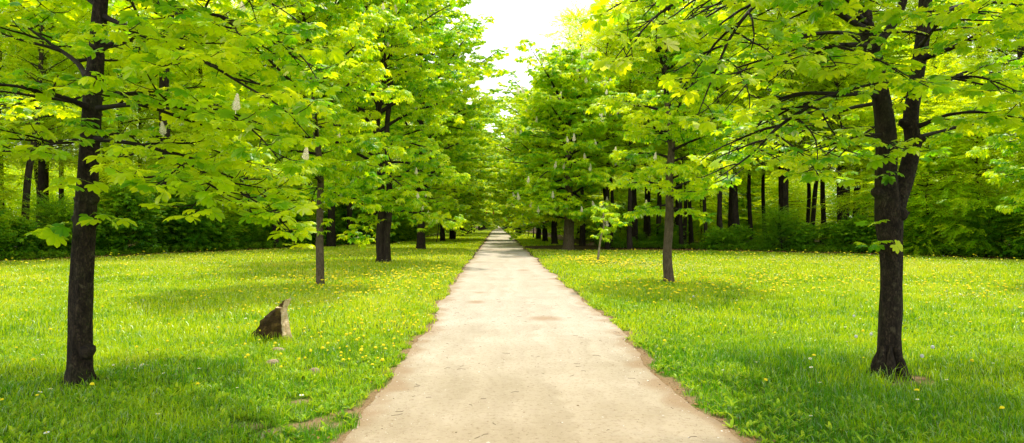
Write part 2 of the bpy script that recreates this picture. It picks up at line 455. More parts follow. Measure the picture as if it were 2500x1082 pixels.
lim1 = [
    ([(213, 262, 7.1), (150, 235, 6.9), (90, 222, 6.7), (0, 205, 6.4), (-120, 215, 6.2)], .030),
    ([(212, 190, 7.2), (185, 150, 7.5), (120, 105, 7.8), (60, 65, 8.1), (-20, 40, 8.4)], .034),
    ([(240, 265, 7.1), (290, 258, 6.9), (370, 253, 6.7), (450, 257, 6.5), (540, 270, 6.3), (620, 320, 6.2), (690, 400, 6.1)], .030),
    ([(232, 340, 7.1), (320, 350, 6.9), (400, 370, 6.7), (480, 410, 6.5), (560, 460, 6.35), (640, 500, 6.3), (705, 560, 6.3)], .026),
    ([(400, 375, 6.9), (480, 430, 6.6), (560, 478, 6.4), (640, 508, 6.3), (695, 545, 6.2), (722, 598, 6.2)], .014),
    ([(245, 120, 7.2), (300, 100, 7.5), (400, 98, 8.0), (490, 98, 8.4), (580, 75, 8.8)], .034),
    ([(250, 40, 7.2), (350, 80, 6.9), (420, 110, 6.7), (500, 150, 6.6), (590, 205, 6.5), (690, 265, 6.5), (760, 340, 6.5)], .030),
    ([(252, -60, 7.2), (370, 0, 7.0), (460, 25, 6.9), (540, 40, 6.9), (640, 85, 6.9), (730, 130, 7.0), (790, 220, 7.0)], .032),
    ([(215, 345, 7.1), (140, 350, 6.6), (60, 365, 6.2), (-20, 375, 5.9)], .020),
    ([(228, 250, 7.2), (300, 230, 7.9), (400, 240, 8.6), (520, 270, 9.2), (620, 330, 9.6)], .030),
    ([(230, 330, 7.2), (340, 330, 7.8), (450, 345, 8.2), (560, 380, 8.4), (680, 420, 8.5)], .026),
    ([(226, 270, 7.2), (150, 240, 8.0), (60, 250, 8.7), (-40, 280, 9.2)], .028),
    ([(246, 20, 7.2), (180, -20, 7.6), (90, -20, 8.0), (-20, 0, 8.3)], .028),
    ([(252, -80, 7.2), (380, -80, 7.8), (520, -60, 8.2), (650, 0, 8.4), (770, 80, 8.5)], .030),
]
L1 = [(rel(B1, p), r) for p, r in lim1]
rg = random.Random(11)
def tk1(z): 
    zz = [p[2] for p in T1]; return np.array([np.interp(z, zz, [p[k] for p in T1]) for k in range(3)])
L1 += spiral_limbs(rg, tk1, 4.3, 6.6, 22, lambda u: 3.1 - 1.6 * u, 18, 60, .4)
def stub1(rng, cr):
    for px in [(178, 545, 7.05), (140, 556, 6.95), (112, 566, 6.9), (226, 522, 6.95), (262, 535, 6.9), (205, 440, 6.6), (160, 446, 6.4)]:
        p = P(*px) - B1
        rosette(rng, cr, p, unit(np.array((px[0] - 205, 0, 8.)) * (1, 1, 0) + (0, -.5, 0)), 3, .25, -.1)
def small_limbs(base, lst): return [(rel(base, p), r) for p, r in lst]
tree1 = build_tree('chestnut_tree', B1, [(T1, r1)], L1, OPT_NEAR, 21, LEAF_HI, M_CHEST, M_BARK_DARK, M_TWIG, 5, True,
                   lambda p: p[0] > .6, stub1)
def roots(tree, r, n, seed):
    o = [c for c in tree.children if c.name.startswith('trunk')][0]; rg_ = random.Random(seed); m = MB()
    for k in range(n):
        a = k * 6.2832 / n + rg_.uniform(-.35, .35); l = rg_.uniform(1.5, 2.3); c, s_ = math.cos(a), math.sin(a)
        m.tube([(c * r * .55, s_ * r * .55, .34), (c * r * .78, s_ * r * .78, .17), (c * r * 1.1, s_ * r * 1.1, .05), (c * r * l, s_ * r * l, -.05)], [r * .10, r * .40, r * .36, r * .16], 9, rough=.2)
    link('root_flare', m.mesh('root_flare', M_BARK_DARK), o)
def knot(tree, pts):
    for px in pts:
        o = [c for c in tree.children if c.name.startswith('trunk')][0]; c = P(*px[:3]) - np.array(tree.location); m = MB(); d = np.array(px[4]); r = px[3]
        m.tube([c - d * r * .9, c - d * r * .2, c + d * r * .35, c + d * r * .75, c + d * r * .95], [r * 1.35, r * 1.15, r * .95, r * .7, r * .3], 12, rough=.25)
        link('knot', m.mesh('trunk_knot', M_BARK_DARK), o)
tag(tree1, 'near chestnut with a slim dark trunk left of the path, branches reaching over the lawn', 'tree', 'chestnut trees lining the path')

D2 = 7.5
bx, by = G(2171, 922); B2 = np.array((bx, by, 0.))
T2 = rel(B2, [(2172, 926, D2), (2172, 905, D2), (2172, 850, D2), (2176, 700, D2), (2174, 600, D2), (2170, 540, D2), (2166, 490, D2), (2163, 420, D2), (2163, 330, D2), (2150, 230, D2), (2132, 130, D2), (2115, 60, D2), (2100, -40, D2), (2085, -200, D2), (2070, -450, D2), (2062, -680, D2)])
r2 = [.18, .145, .130, .117, .122, .138, .125, .108, .100, .092, .086, .078, .068, .056, .034, .012]
T2b = rel(B2, [(2180, 560, D2), (2190, 500, D2), (2212, 430, D2 + .05), (2228, 350, D2 + .1), (2223, 290, D2 + .15), (2236, 200, D2 + .2), (2253, 90, D2 + .3), (2264, -40, D2 + .4), (2280, -250, D2 + .5), (2300, -520, D2 + .6)])
r2b = [.08, .092, .088, .084, .082, .076, .072, .064, .048, .014]
T2c = rel(B2, [(2140, 110, D2), (2160, 85, D2 + .1), (2190, 40, D2 + .25), (2212, -30, D2 + .4), (2230, -200, D2 + .6)])
r2c = [.05, .05, .045, .04, .02]
lim2 = [
    ([(2140, 235, 7.5), (2080, 228, 7.3), (2010, 240, 7.1), (1960, 270, 6.9), (1900, 310, 6.75), (1830, 380, 6.4), (1745, 440, 6.2)], .038),
    ([(2060, 230, 7.3), (1960, 228, 7.5), (1900, 245, 7.6), (1840, 320, 7.7), (1760, 400, 7.8)], .026),
    ([(2118, 75, 7.5), (2060, 40, 7.2), (2010, 10, 7.0), (1940, -20, 6.8), (1860, 0, 6.3), (1790, 80, 6.0), (1740, 190, 5.8), (1700, 290, 5.7)], .044),
    ([(2120, 90, 7.5), (2040, 80, 8.0), (1950, 90, 8.4), (1850, 140, 8.7), (1800, 190, 8.8)], .034),
    ([(2240, 310, 7.6), (2300, 285, 7.4), (2350, 275, 7.2), (2430, 277, 7.0), (2530, 300, 6.8)], .026),
    ([(2240, 335, 7.6), (2300, 320, 7.9), (2400, 300, 8.3), (2530, 295, 8.6)], .024),
    ([(2248, 145, 7.7), (2330, 115, 7.4), (2400, 80, 7.1), (2510, 40, 6.8), (2620, 40, 6.5)], .036),
    ([(2255, 60, 7.8), (2330, 20, 8.1), (2420, -10, 8.4), (2540, 0, 8.7)], .036),
    ([(2132, 110, 7.5), (2050, 110, 6.9), (1940, 130, 6.4), (1840, 190, 6.1), (1770, 270, 6.0)], .030),
    ([(2108, 10, 7.5), (1980, -70, 7.0), (1840, -70, 6.6), (1700, -20, 6.2), (1590, 50, 6.0), (1520, 150, 5.9)], .044),
    ([(2105, -10, 7.5), (1960, -90, 6.8), (1800, -110, 6.3), (1640, -60, 6.0), (1530, 0, 5.8), (1460, 40, 5.7)], .044),
    ([(2160, 330, 7.5), (2100, 330, 7.2), (2040, 360, 6.9), (1970, 420, 6.7)], .018),
    ([(2150, 250, 7.5), (2060, 270, 8.2), (1960, 320, 8.8), (1860, 380, 9.2), (1790, 430, 9.4)], .028),
    ([(2236, 210, 7.7), (2320, 190, 7.0), (2400, 190, 6.6), (2500, 230, 6.3)], .026),
    ([(2236, 200, 7.7), (2310, 190, 8.5), (2400, 180, 9.2), (2520, 210, 9.8)], .030),
    ([(2250, 110, 7.7), (2290, 60, 7.0), (2350, 30, 6.4), (2440, 40, 5.9)], .028),
    ([(2160, 300, 7.6), (2120, 320, 8.3), (2060, 370, 8.9), (2010, 430, 9.3)], .022),
    ([(2115, 60, 7.5), (2040, -20, 6.8), (1920, -60, 6.2), (1780, -30, 5.8), (1660, 60, 5.6)], .036),
]
L2 = [(rel(B2, p), r) for p, r in lim2]
def tk2(z):
    zz = [p[2] for p in T2]; return np.array([np.interp(z, zz, [p[k] for p in T2]) for k in range(3)])
L2 += [q for q in spiral_limbs(rg, tk2, 4.8, 6.9, 34, lambda u: 2.6 - 1.2 * u, 18, 60, .4) if q[0][-1][0] - q[0][0][0] > -.5]
def stub2(rng, cr):
    for px in [(2150, 590, 7.36), (2122, 598, 7.3), (2172, 586, 7.3), (2160, 350, 7.3), (2130, 545, 7.3), (2150, 430, 7.3), (2180, 420, 7.3)]:
        p = P(*px) - B2
        rosette(rng, cr, p, unit(np.array((px[0] - 2190, 0, 0.)) + (0, -12., 0)), 3, .16, -.25)
OPT_NEAR2 = dict(OPT_NEAR, clear=lambda w: w[0] < 2.4 and w[1] > 6.15 + .25 * (w[2] - 3.5), droop=.65, leaf=.18, sub=.19, twig=.15, lift=.5, submax=1.15)
tree2 = build_tree('chestnut_tree', B2, [(T2, r2), (T2b, r2b), (T2c, r2c)], L2, OPT_NEAR2, 22, LEAF_HI, M_CHEST, M_BARK_DARK, M_TWIG, 3, True, None, stub2)
knot(tree1, [(194, 487, 7.08, .05, (-.95, -.2, .2)), (230, 487, 7.08, .05, (.95, -.2, .1)), (188, 535, 7.08, .05, (-.95, -.2, -.1)), (232, 540, 7.08, .045, (.9, -.3, .1)), (212, 860, 7.0, .06, (.5, -.85, 0.))])
knot(tree2, [(2200, 522, 7.42, .075, (.8, -.5, .1)), (2140, 470, 7.45, .06, (-.85, -.4, .2)), (2205, 300, 7.6, .05, (-.9, -.3, .1)), (2250, 340, 7.55, .045, (.9, -.3, .1))])
roots(tree1, .105, 6, 3); roots(tree2, .135, 7, 6)
tag(tree2, 'near chestnut with a thick black trunk that forks into two stems, right of the path', 'tree', 'chestnut trees lining the path')
print('near trees', round(time.time() - T0, 1))

# ------------------------------------------------------------------ avenue trees further on
def straight_trunk(rng, H, r, lean=.0, n=9, flare=1.45):
    pts, rad = [], []
    lx, ly = rng.uniform(-1, 1) * lean, rng.uniform(-1, 1) * lean
    for k in range(n):
        t = k / (n - 1); z = H * t ** 1.15
        pts.append((lx * z + rng.gauss(0, .03) * z ** .5 * (k > 0), ly * z + rng.gauss(0, .03) * z ** .5 * (k > 0), z)); rad.append(r * (1 - t) ** .75 + .012)
    pts.insert(1, (pts[1][0] * .1, pts[1][1] * .1, pts[1][2] * .22)); rad[0] = r * flare; rad.insert(1, r * 1.06)
    pts[0] = (0, 0, -.06)
    return pts, rad
def at_z(pts):
    pts = np.array(pts)
    return lambda z: np.array([np.interp(z, pts[:, 2], pts[:, k]) for k in range(3)])

OPT_YOUNG = dict(sub=.22, submax=1.0, twig=.19, tl=(.12, .32), droop=.45, lift=.8, ros=[5, 6, 6], leaf=.26, start=.15, sides=5)
OPT_BIG = dict(sub=.34, submax=1.6, twig=.27, tl=(.18, .5), droop=.5, lift=.7, ros=[6, 7, 7], leaf=.33, start=.2, sides=5)
def tufts(z0, z1, n, off, size):
    def f(rng, cr):
        for k in range(n):
            a = rng.uniform(0, 6.28); d = np.array((math.cos(a), math.sin(a), .2)); rosette(rng, cr, d * off * rng.uniform(.6, 1.5) + np.array((0, 0, rng.uniform(z0, z1))), d, rng.choice([3, 4]), size, -.1)
    return f
def young_chestnut(seed, H, r, hb, rad, n, limb_parts, blossoms, mat, bark, o=OPT_YOUNG, fork=False, elev=(8, 62), profile=None, lean=.02, pick=None, jit=14, stub=None):
    rng = random.Random(seed)
    tp, trd = straight_trunk(rng, H, r, lean)
    prof = profile or (lambda u: rad * (math.sin(math.pi * (.16 + .80 * u)) ** .8))
    limbs = spiral_limbs(rng, at_z(tp), hb, H * .93, n, prof, elev[0], elev[1], .45, jit=jit)
    tubes = [(tp, trd)]
    if fork:
        q = [(x + .24 + .03 * z, y + .03, z) for x, y, z in tp]; tubes.append((q[:7], trd[:7]))
    return build_tree('chestnut_tree', (0, 0, 0), tubes, limbs, o, seed, LEAF_LO, mat, bark, M_TWIG, blossoms, limb_parts, pick, stub)
GRP = 'chestnut trees lining the path'
def put(root, px, label, rz=0, s=1):
    x, y = px; root.location = (x, y, 0); root.rotation_euler.z = rz; root.scale = (s, s, s)
    return tag(root, label, 'tree', GRP)
dome = lambda r: (lambda u: r * (1 - max(0, u - .22) ** 2 / .64) ** .5 * (.74 + .26 * min(1, u * 4)))
tL2 = young_chestnut(31, 9.2, .098, 2.45, 2.35, 40, True, 14, M_CHEST, M_BARK_BROWN, stub=tufts(1.2, 2.6, 14, .16, .22))
put(tL2, G(782, 699), 'young chestnut with a slim brown trunk, second in the row left of the path')
tR2 = young_chestnut(32, 9.0, .125, 2.0, 2.25, 40, True, 8, M_CHEST, M_BARK_BROWN)
put(tR2, G(1634, 692), 'young chestnut with a straight brown trunk, standing in the flowery lawn right of the path')
tL3 = young_chestnut(33, 12.5, .165, 2.2, 4.6, 60, True, 26, M_FLOWERING, M_BARK_GREY, OPT_BIG, fork=True, elev=(4, 55), profile=dome(4.5), jit=24, stub=tufts(.9, 2.6, 16, .32, .26))
put(tL3, G(930, 643), 'chestnut with a stout split double trunk left of the path, third in its row')
cone = lambda u: 4.6 * (1 - u ** 1.7) ** .75 * (.74 + .26 * min(1, u * 5)) + .3
tR4 = young_chestnut(34, 12.9, .33, 1.8, 4.4, 84, True, 99, M_FLOWERING, M_BARK_BROWN, dict(OPT_BIG, leaf=.40, ros=[4, 5, 6], cs=1.55), elev=(0, 58), profile=cone, lean=.004, jit=22,
                     pick=lambda p: p[1] < 1.5 and np.hypot(p[0], p[1]) > cone(min(1, max(0, (p[2] - 2.) / 10.))) * .62)
put(tR4, G(1388, 612), 'broad cone-shaped chestnut covered in cream blossom spikes, right of the path')
tL4 = young_chestnut(35, 16.5, .27, 2.5, 5.2, 80, False, 30, M_FLOWERING, M_BARK_DARK, OPT_BIG, elev=(6, 58), profile=dome(5.0), jit=26)
put(tL4, G(1028, 610), 'tall dark-trunked chestnut left of the path, its high crown against the white sky')
tA = young_chestnut(36, 14.0, .26, 2.4, 5.2, 72, False, 0, M_CHEST, M_BARK_DARK, OPT_BIG, elev=(2, 58), profile=dome(5.2), jit=28)
tB = young_chestnut(37, 13.0, .28, 2.2, 5.4, 72, False, 0, M_FLOWERING, M_BARK_DARK, OPT_BIG, elev=(0, 55), profile=dome(5.5), jit=28)
tE = copy_tree(tL2, (14.7, 17.2, 0), 2.2, 1.)
tag(tE, 'chestnut just outside the right edge, its bright leafy branches reaching into the picture', 'tree', GRP)
print('avenue trees', round(time.time() - T0, 1))

# the sapling on the right lawn
rng = random.Random(5)
sx, sy = G(1460, 641); BS = np.array((sx, sy, 0.)); DS = sy
SP = rel(BS, [(1459, 644, DS), (1463, 605, DS), (1468, 575, DS), (1474, 552, DS), (1473, 525, DS), (1472, 490, DS)])
SL = [(rel(BS, [(1474, 552, DS), (1486, 542, DS), (1496, 533, DS - .1)]), .012)]
opt_s = dict(sub=.42, submax=.4, twig=.3, tl=(.1, .2), droop=.25, lift=.3, ros=[4, 5], leaf=.30, start=.4, sides=5)
SL += spiral_limbs(rng, at_z(SP), 1.7, 2.6, 7, lambda u: .75 - .35 * u, 0, 30, .3, lambda l: .008)
SL += [(bend(rng, at_z(SP)(z), (math.cos(a), math.sin(a), .3), .22, 3, .2, .05), .005) for z, a in ((1.0, .3), (1.15, 3.), (1.4, 5.))]
sap = build_tree('chestnut_sapling', BS, [(SP, [.055, .042, .036, .03, .02, .008])], SL, opt_s, 41, LEAF_LO, M_CHEST, M_PALE, M_PALE, 0, True)
tag(sap, 'thin pale leaning sapling with a few leaf clusters on the lawn right of the path', 'sapling')

# farther trees of the two rows: (pixel foot, model, size, label)
words = ['fifth', 'sixth', 'seventh', 'eighth', 'ninth', 'tenth', 'eleventh', 'twelfth', 'thirteenth', 'fourteenth', 'fifteenth']
left = [(1081, 591, 'A', .95), (1104, 586, 'B', 1.1), (1126, 577, 'R', 1.15), (1138, 573, 'A', 1.25), (1147, 570, 'B', 1.25), (1156, 567, 'A', 1.2)]
right = [(1354, 598, 'B', .92), (1331, 592, 'A', .95), (1314, 586, 'B', 1.0), (1271, 571, 'A', 1.3), (1263, 569, 'B', 1.25), (1252, 564, 'A', 1.2)]
protoA, protoB = tA, tB
usedp = set()
def far(kind, loc, rz, s):
    p = protoA if kind == 'A' else protoB
    if kind not in usedp and kind in 'AB':
        usedp.add(kind); p.location = loc; p.rotation_euler.z = rz; p.scale = (s, s, s); return p
    return copy_tree(p, loc, rz, s)
rng = random.Random(77)
lab_l = ['dark-trunked chestnut left of the path, nearest one behind the thin crooked sapling', 'dark chestnut left of the path with a slim pole-like stem close behind it',
         'leaning brown-trunked chestnut left of the path with a few red blossoms in its crown', 'stubby brown-trunked chestnut left of the path, just beyond the leaning one',
         'far chestnut in the left row, second beyond the leaning trunk', 'far chestnut in the left row, third beyond the leaning trunk']
lab_r = ['dark chestnut right of the path, directly behind the blossoming cone-shaped one', 'dark leaning chestnut, second behind the blossoming one right of the path',
         'slim dark chestnut, third behind the blossoming one right of the path', 'far chestnut with the thickest trunk in the right row, beyond the young staked trees',
         'far chestnut just behind the thick trunk in the right row', 'small far chestnut trunk in the right row, close to the end of the path']
for k, (x, y, kd, s) in enumerate(left):
    g = G(x, y); o = far('B' if kd == 'R' else kd, (g[0], g[1], 0), rng.uniform(0, 6), s); tag(o, lab_l[k], 'tree', GRP)
    if kd == 'R':
        o.rotation_euler.x = 0; redtree = o
for k, (x, y, kd, s) in enumerate(right):
    g = G(x, y); o = far(kd, (g[0], g[1], 0), rng.uniform(0, 6), s); tag(o, lab_r[k], 'tree', GRP)
for k in range(12):
    b = link('red_blossom_spike', RED_CANDLE, redtree)
    a = rng.uniform(2.6, 5.4); b.location = (math.cos(a) * rng.uniform(2.5, 4), math.sin(a) * rng.uniform(2.5, 4), rng.uniform(2.6, 5)); b.scale = (1.8,) * 3
    b['label'] = 'red blossom spike'
for sd, x0 in ((-1, -4.5), (1, 4.3)):
    y = 172 if sd < 0 else 195
    while y < 520:
        o = far(rng.choice('AB'), (x0 + rng.uniform(-.5, .5), y, 0), rng.uniform(0, 6), rng.uniform(1.0, 1.25))
        tag(o, 'distant chestnut among the many at the far end of the %s row' % ('left' if sd < 0 else 'right'), 'tree', 'distant avenue trees on the ' + ('left' if sd < 0 else 'right'))
        y += rng.uniform(11, 16) if y < 300 else 24

# slender young trees with or without a stake
rng = random.Random(50)
opt_t = dict(sub=.35, submax=.8, twig=.3, tl=(.1, .3), droop=.3, lift=.5, ros=[4, 5, 6], leaf=.30, start=.25, sides=5)
slim = [((1065, 594), 3.2, .05, .13, 'thin crooked sapling leaning right in front of the left row of chestnuts'),
        ((1111, 583), 5.5, .09, .0, 'slim dark pole-like young tree close behind a dark chestnut in the left row'),
        ((1302, 582), 5.5, .07, -.02, 'slim dark young tree right of the path, nearest the path of its row'),
        ((1290, 579), 4.2, .05, .02, 'young tree with a bare thin stem beside the yellow stake right of the path'),
        ((1277, 574), 4.0, .05, -.01, 'farther young tree with a thin stem behind the yellow stake right of the path')]
for (px, H, r, ln, lb) in slim:
    x, y = G(*px)
    pts = [(ln * z + .04 * math.sin(z * 2), 0, z) for z in np.linspace(-.05, H, 8)]
    lm = spiral_limbs(rng, at_z(pts), H * .55, H * .97, 12, lambda u: 1.1 - .6 * u, 5, 50, .3, lambda l: .012)
    o = build_tree('young_tree', (x, y, 0), [(pts, np.linspace(r, .015, 8))], lm, opt_t, int(px[0]), LEAF_LO, M_CHEST, M_BARK_GREY, M_TWIG, 0, False)
    tag(o, lb, 'tree')
def stake(px, h, label):
    x, y = G(*px); m = MB()
    m.tube([(0, 0, -.05), (0, 0, h * .5), (0.01, 0, h - .06), (.01, 0, h)], [.045, .043, .042, .026], 8)
    root = empty('tree_stake', (x, y, 0)); link('post', m.mesh('stake_post', M_STAKE), root)
    b = MB(); b.tube([(-.05, 0, h * .8), (.0, -.05, h * .8), (.06, 0, h * .8), (0, .05, h * .8), (-.05, 0, h * .8)], .012, 5, cap=False)
    link('strap', b.mesh('stake_strap', M_TWIG), root)
    tag(root, label, 'stake')
stake((1283, 577), 1.7, 'yellow wooden tree stake on the grass right of the path')
stake((1131, 577), 1.6, 'yellow wooden tree stake beside the leaning chestnut left of the path')

# ------------------------------------------------------------------ the woods on both sides
def forest_left(y):   # the wood starts left of this
    return np.interp(y, [0, 20, 30, 47, 60, 66, 600], [-36, -27, -21.7, -14.3, -9.5, -8.6, -8.6])
def forest_right(x):  # and, right of the path, beyond this
    return np.interp(x, [6.2, 7.4, 14.5, 19.7, 24, 30, 60], [56, 43.6, 41, 37.3, 31.3, 22, -10])
def in_wood(x, y):
    x = np.asarray(x, float); y = np.asarray(y, float)
    return np.maximum(sstep(-.4, .6, forest_left(y) - x), np.where(x > 6.2, sstep(-.5, .7, y - forest_right(x)), 0))

def wood_tree(seed, H, r, hb, rad, nl, dens, lean=.03, mat=M_BEECH, bark=M_BARK_WOOD, name='forest_tree', ncl=4, cs=1., sp=SPRAY, size=1., e0=(4, 44), fl=.20):
    rng = random.Random(seed); g = np.random.default_rng(seed)
    root = empty(name, (0, 0, 0))
    tp, trd = straight_trunk(rng, H, r, lean, 8)
    t = MB(); q, L = resample(tp, .45); t.tube(q, np.interp(np.linspace(0, 1, len(q)), np.linspace(0, 1, len(trd)), trd), 9, rough=.07)
    ax = at_z(tp); pos, fw, up, rn, sz = [], [], [], [], []
    for k in range(nl):
        u = (k + rng.random()) / nl; z = hb + (H - hb) * u ** .9
        a = k * 2.39996 + rng.uniform(-.4, .4); e = R(rng.uniform(*e0) + 26 * u)
        Lb = rad * (math.sin(math.pi * min(.97, .22 + .72 * u)) ** .7) * rng.uniform(.6, 1.15)
        d = np.array((math.cos(a) * math.cos(e), math.sin(a) * math.cos(e), math.sin(e)))
        b = bend(rng, ax(z), d, Lb, 5, .35, .08)
        t.tube(b, np.linspace(.02 + .008 * Lb, .006, 6), 4)
        for q in range(ncl):
            tq = rng.uniform(.3, 1.05); j = min(4, int(tq * 5)); c0 = b[j] + (b[j + 1] - b[j]) * min(1.2, tq * 5 - j)
            side = rng.uniform(-.5, .5) * Lb * tq; hz = unit(np.cross(unit(b[-1] - b[0]), (0, 0, 1.)))
            c0 = c0 + hz * side + np.array((0, 0, rng.gauss(0, .22)))
            n = int(dens * rng.uniform(.6, 1.4)) + 4
            dl = g.normal(0, 1, (n, 3)) * np.array((.52, .52, fl)) * cs
            f = dl * (1, 1, .6) + (b[-1] - b[0]) / Lb * .45 + g.normal(0, .12, (n, 3)); f[:, 2] -= .12
            pos.append(c0 + dl); fw.append(f); up.append(g.normal(0, .34, (n, 3)) * (1, 1, 0) + np.array((0, 0, 1.)))
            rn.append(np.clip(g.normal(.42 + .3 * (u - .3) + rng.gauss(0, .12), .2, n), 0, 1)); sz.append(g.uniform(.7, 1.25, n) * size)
    c = MB(); pos, fw, up, rn, sz = map(np.concatenate, (pos, fw, up, rn, sz)); pick = g.integers(0, len(sp), len(pos))
    for k in range(len(sp)):
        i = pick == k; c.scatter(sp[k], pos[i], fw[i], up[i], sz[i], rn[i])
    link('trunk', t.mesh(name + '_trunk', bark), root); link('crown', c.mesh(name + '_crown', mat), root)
    return root
F = [wood_tree(101, 19, .20, 6.2, 4.4, 46, 16, ncl=5), wood_tree(102, 17, .145, 5.6, 3.8, 42, 16, .045, ncl=5), wood_tree(103, 21, .25, 7.2, 5.0, 46, 16, .03, ncl=5), wood_tree(104, 18, .175, 6.2, 4.2, 42, 14, .06, bark=M_BARK_GREY, ncl=5)]
Y = [wood_tree(111, 8.0, .07, .5, 2.6, 58, 9, .05, name='young_beech', ncl=4, cs=.85, e0=(-8, 14), fl=.06, size=1.2), wood_tree(112, 6.2, .06, .3, 2.3, 50, 9, .05, name='young_beech', ncl=4, cs=.85, e0=(-8, 14), fl=.06, size=1.2)]
LS = [(v * (.40, .40, .40), f) for v, f in LEAF_LO]
S = [wood_tree(121, 2.3, .035, .15, 1.5, 24, 12, .1, M_SHRUB, M_TWIG, 'woodland_shrub', size=.8, cs=.5), wood_tree(122, 3.4, .045, .2, 1.9, 30, 14, .1, M_SHRUB, M_TWIG, 'woodland_shrub', sp=LS, size=1.0, cs=.6), wood_tree(123, 1.4, .03, .08, 1.3, 20, 14, .1, M_SHRUB, M_TWIG, 'woodland_shrub', sp=LS, size=.8, cs=.5)]
used = set()
def inst(protos, k, loc, rz, s):
    p = protos[k]
    if id(p) not in used:
        used.add(id(p)); p.location = loc; p.rotation_euler.z = rz; p.scale = (s, s, s); return p
    return copy_tree(p, loc, rz, s)
rng = random.Random(8)
extra_tr = [(2400, 44, 2, 1.15, 'tall woodland tree behind the layered beeches, right of the forked chestnut'), (2500, 38, 0, 1.2, 'tall woodland tree at the far right edge of the right wood')]
left_tr = [(8, 39, 1, 1.0, 'slim dark forest trunk at the far left edge of the left wood'), (52, 37, 3, 1.0, 'grey forest trunk left of the near left chestnut'), (100, 43, 0, 1.0, 'dark leaning forest trunk just left of the near left chestnut'),
           (283, 45, 1, 1.05, 'slim forest trunk just right of the near left chestnut'), (395, 42, 2, 1.35, 'thickest dark trunk in the left wood, between the near left chestnut and the stone'),
           (495, 50, 1, 1., 'slim forest trunk in the left wood, behind and left of the upright stone'), (640, 53, 3, 1., 'forest trunk in the left wood straight behind the upright stone'),
           (808, 50, 2, 1.0, 'dark forest trunk close right of the second left chestnut'), (853, 54, 0, 1.0, 'dark forest trunk midway between the second chestnut and the split-trunk chestnut'), (885, 62, 1, 1., 'slim forest trunk close left of the split-trunk chestnut')]
right_tr = [(1421, 52, 0, .9, 'slanting forest trunk right of the blossoming chestnut'), (1548, 50, 0, 1., 'dark forest trunk left of the second right chestnut'), (1580, 56, 2, 1., 'dark forest trunk close left of the second right chestnut'),
            (1688, 52, 1, 1., 'slim forest trunk right of the second right chestnut'), (1786, 50, 0, 1.1, 'left one of a pair of reddish brown trunks in the right wood'), (1802, 47, 3, 1.2, 'right one of a pair of reddish brown trunks in the right wood'),
            (1868, 54, 1, 1., 'slim straight trunk between the reddish pair and the curved dark one in the right wood'), (1907, 47, 0, 1., 'curved dark trunk standing free in the right wood'), (1969, 52, 1, 1., 'left one of two close brown trunks in the right wood'),
            (1981, 51, 3, .95, 'right one of two close brown trunks in the right wood'), (2009, 58, 0, 1., 'dark trunk behind the two close brown trunks in the right wood'), (2050, 50, 1, 1., 'slim trunk left of the stout grey one near the forked chestnut'),
            (2063, 46, 2, .95, 'stout grey trunk in the right wood, left of the forked chestnut'), (2092, 47, 0, 1.1, 'dark ivy-clad trunk in the right wood just left of the forked chestnut'), (2112, 52, 3, 1., 'forest trunk half hidden behind the forked chestnut')]
taken = []
for lst in (left_tr, right_tr, extra_tr):
    for x, D, k, s, lb in lst:
        p = P(x, 548, D); taken.append(p[:2])
        tag(inst(F, k, (p[0], p[1], 0), rng.uniform(0, 6.28), s), lb, 'tree', 'trees standing in the woods')
def free(x, y, d):
    return all((x - a) ** 2 + (y - b) ** 2 > d * d for a, b in taken)
for sd, n_ in ((1, 26), (-1, 16)):
    c = 0
    while c < n_:
        D = rng.uniform(43, 60); x = rng.uniform(1480, 2300) if sd > 0 else rng.uniform(20, 900); p = P(x, 548, D)
        if in_wood(p[0], p[1]) < .9 or not free(p[0], p[1], 1.2): continue
        taken.append(p[:2]); c += 1
        tag(inst(F, rng.choice([1, 1, 3]), (p[0], p[1], 0), rng.uniform(0, 6.28), rng.uniform(.8, 1.05)), 'slim dark trunk among the other slim trunks inside the %s wood' % ('right' if sd > 0 else 'left'), 'tree', 'slim trees in the %s wood' % ('right' if sd > 0 else 'left'))
n = 0
for tries in range(4000):
    if n >= 64: break
    sd = rng.choice([-1, 1])
    y = rng.uniform(24, 105); x = sd * rng.uniform(8.5, 62)
    if abs(x) > .95 * y + 6: continue
    inside = (forest_left(y) - x) if sd < 0 else (y - forest_right(x))
    if inside < 1.5 or (sd > 0 and x < 9): continue
    if inside > 34 and abs(x) > 30: continue
    # keep the gaps between the counted trunks open
    if inside < 6 and y < 60: continue
    if sd > 0 and y < 63 and x < 30: continue
    if not free(x, y, 3.1): continue
    taken.append(np.array((x, y))); n += 1
    tag(inst(F, rng.randrange(4), (x, y, 0), rng.uniform(0, 6.28), rng.uniform(.85, 1.15)),
        'one of the many trees deep in the wood %s of the path' % ('left' if sd < 0 else 'right'), 'tree', 'trees deep in the %s wood' % ('left' if sd < 0 else 'right'))
for sd in (-1, 1):
    y = 105
    while y < 400:
        for off in (0, 7):
            x = sd * (13.5 + off + rng.uniform(-1.5, 1.5))
            tag(inst(F, rng.randrange(4), (x, y + rng.uniform(-3, 3), 0), rng.uniform(0, 6.28), rng.uniform(.9, 1.1)),
                'distant woodland tree behind the far end of the %s row' % ('left' if sd < 0 else 'right'), 'tree', 'distant woodland trees on the %s' % ('left' if sd < 0 else 'right'))
        y += 13
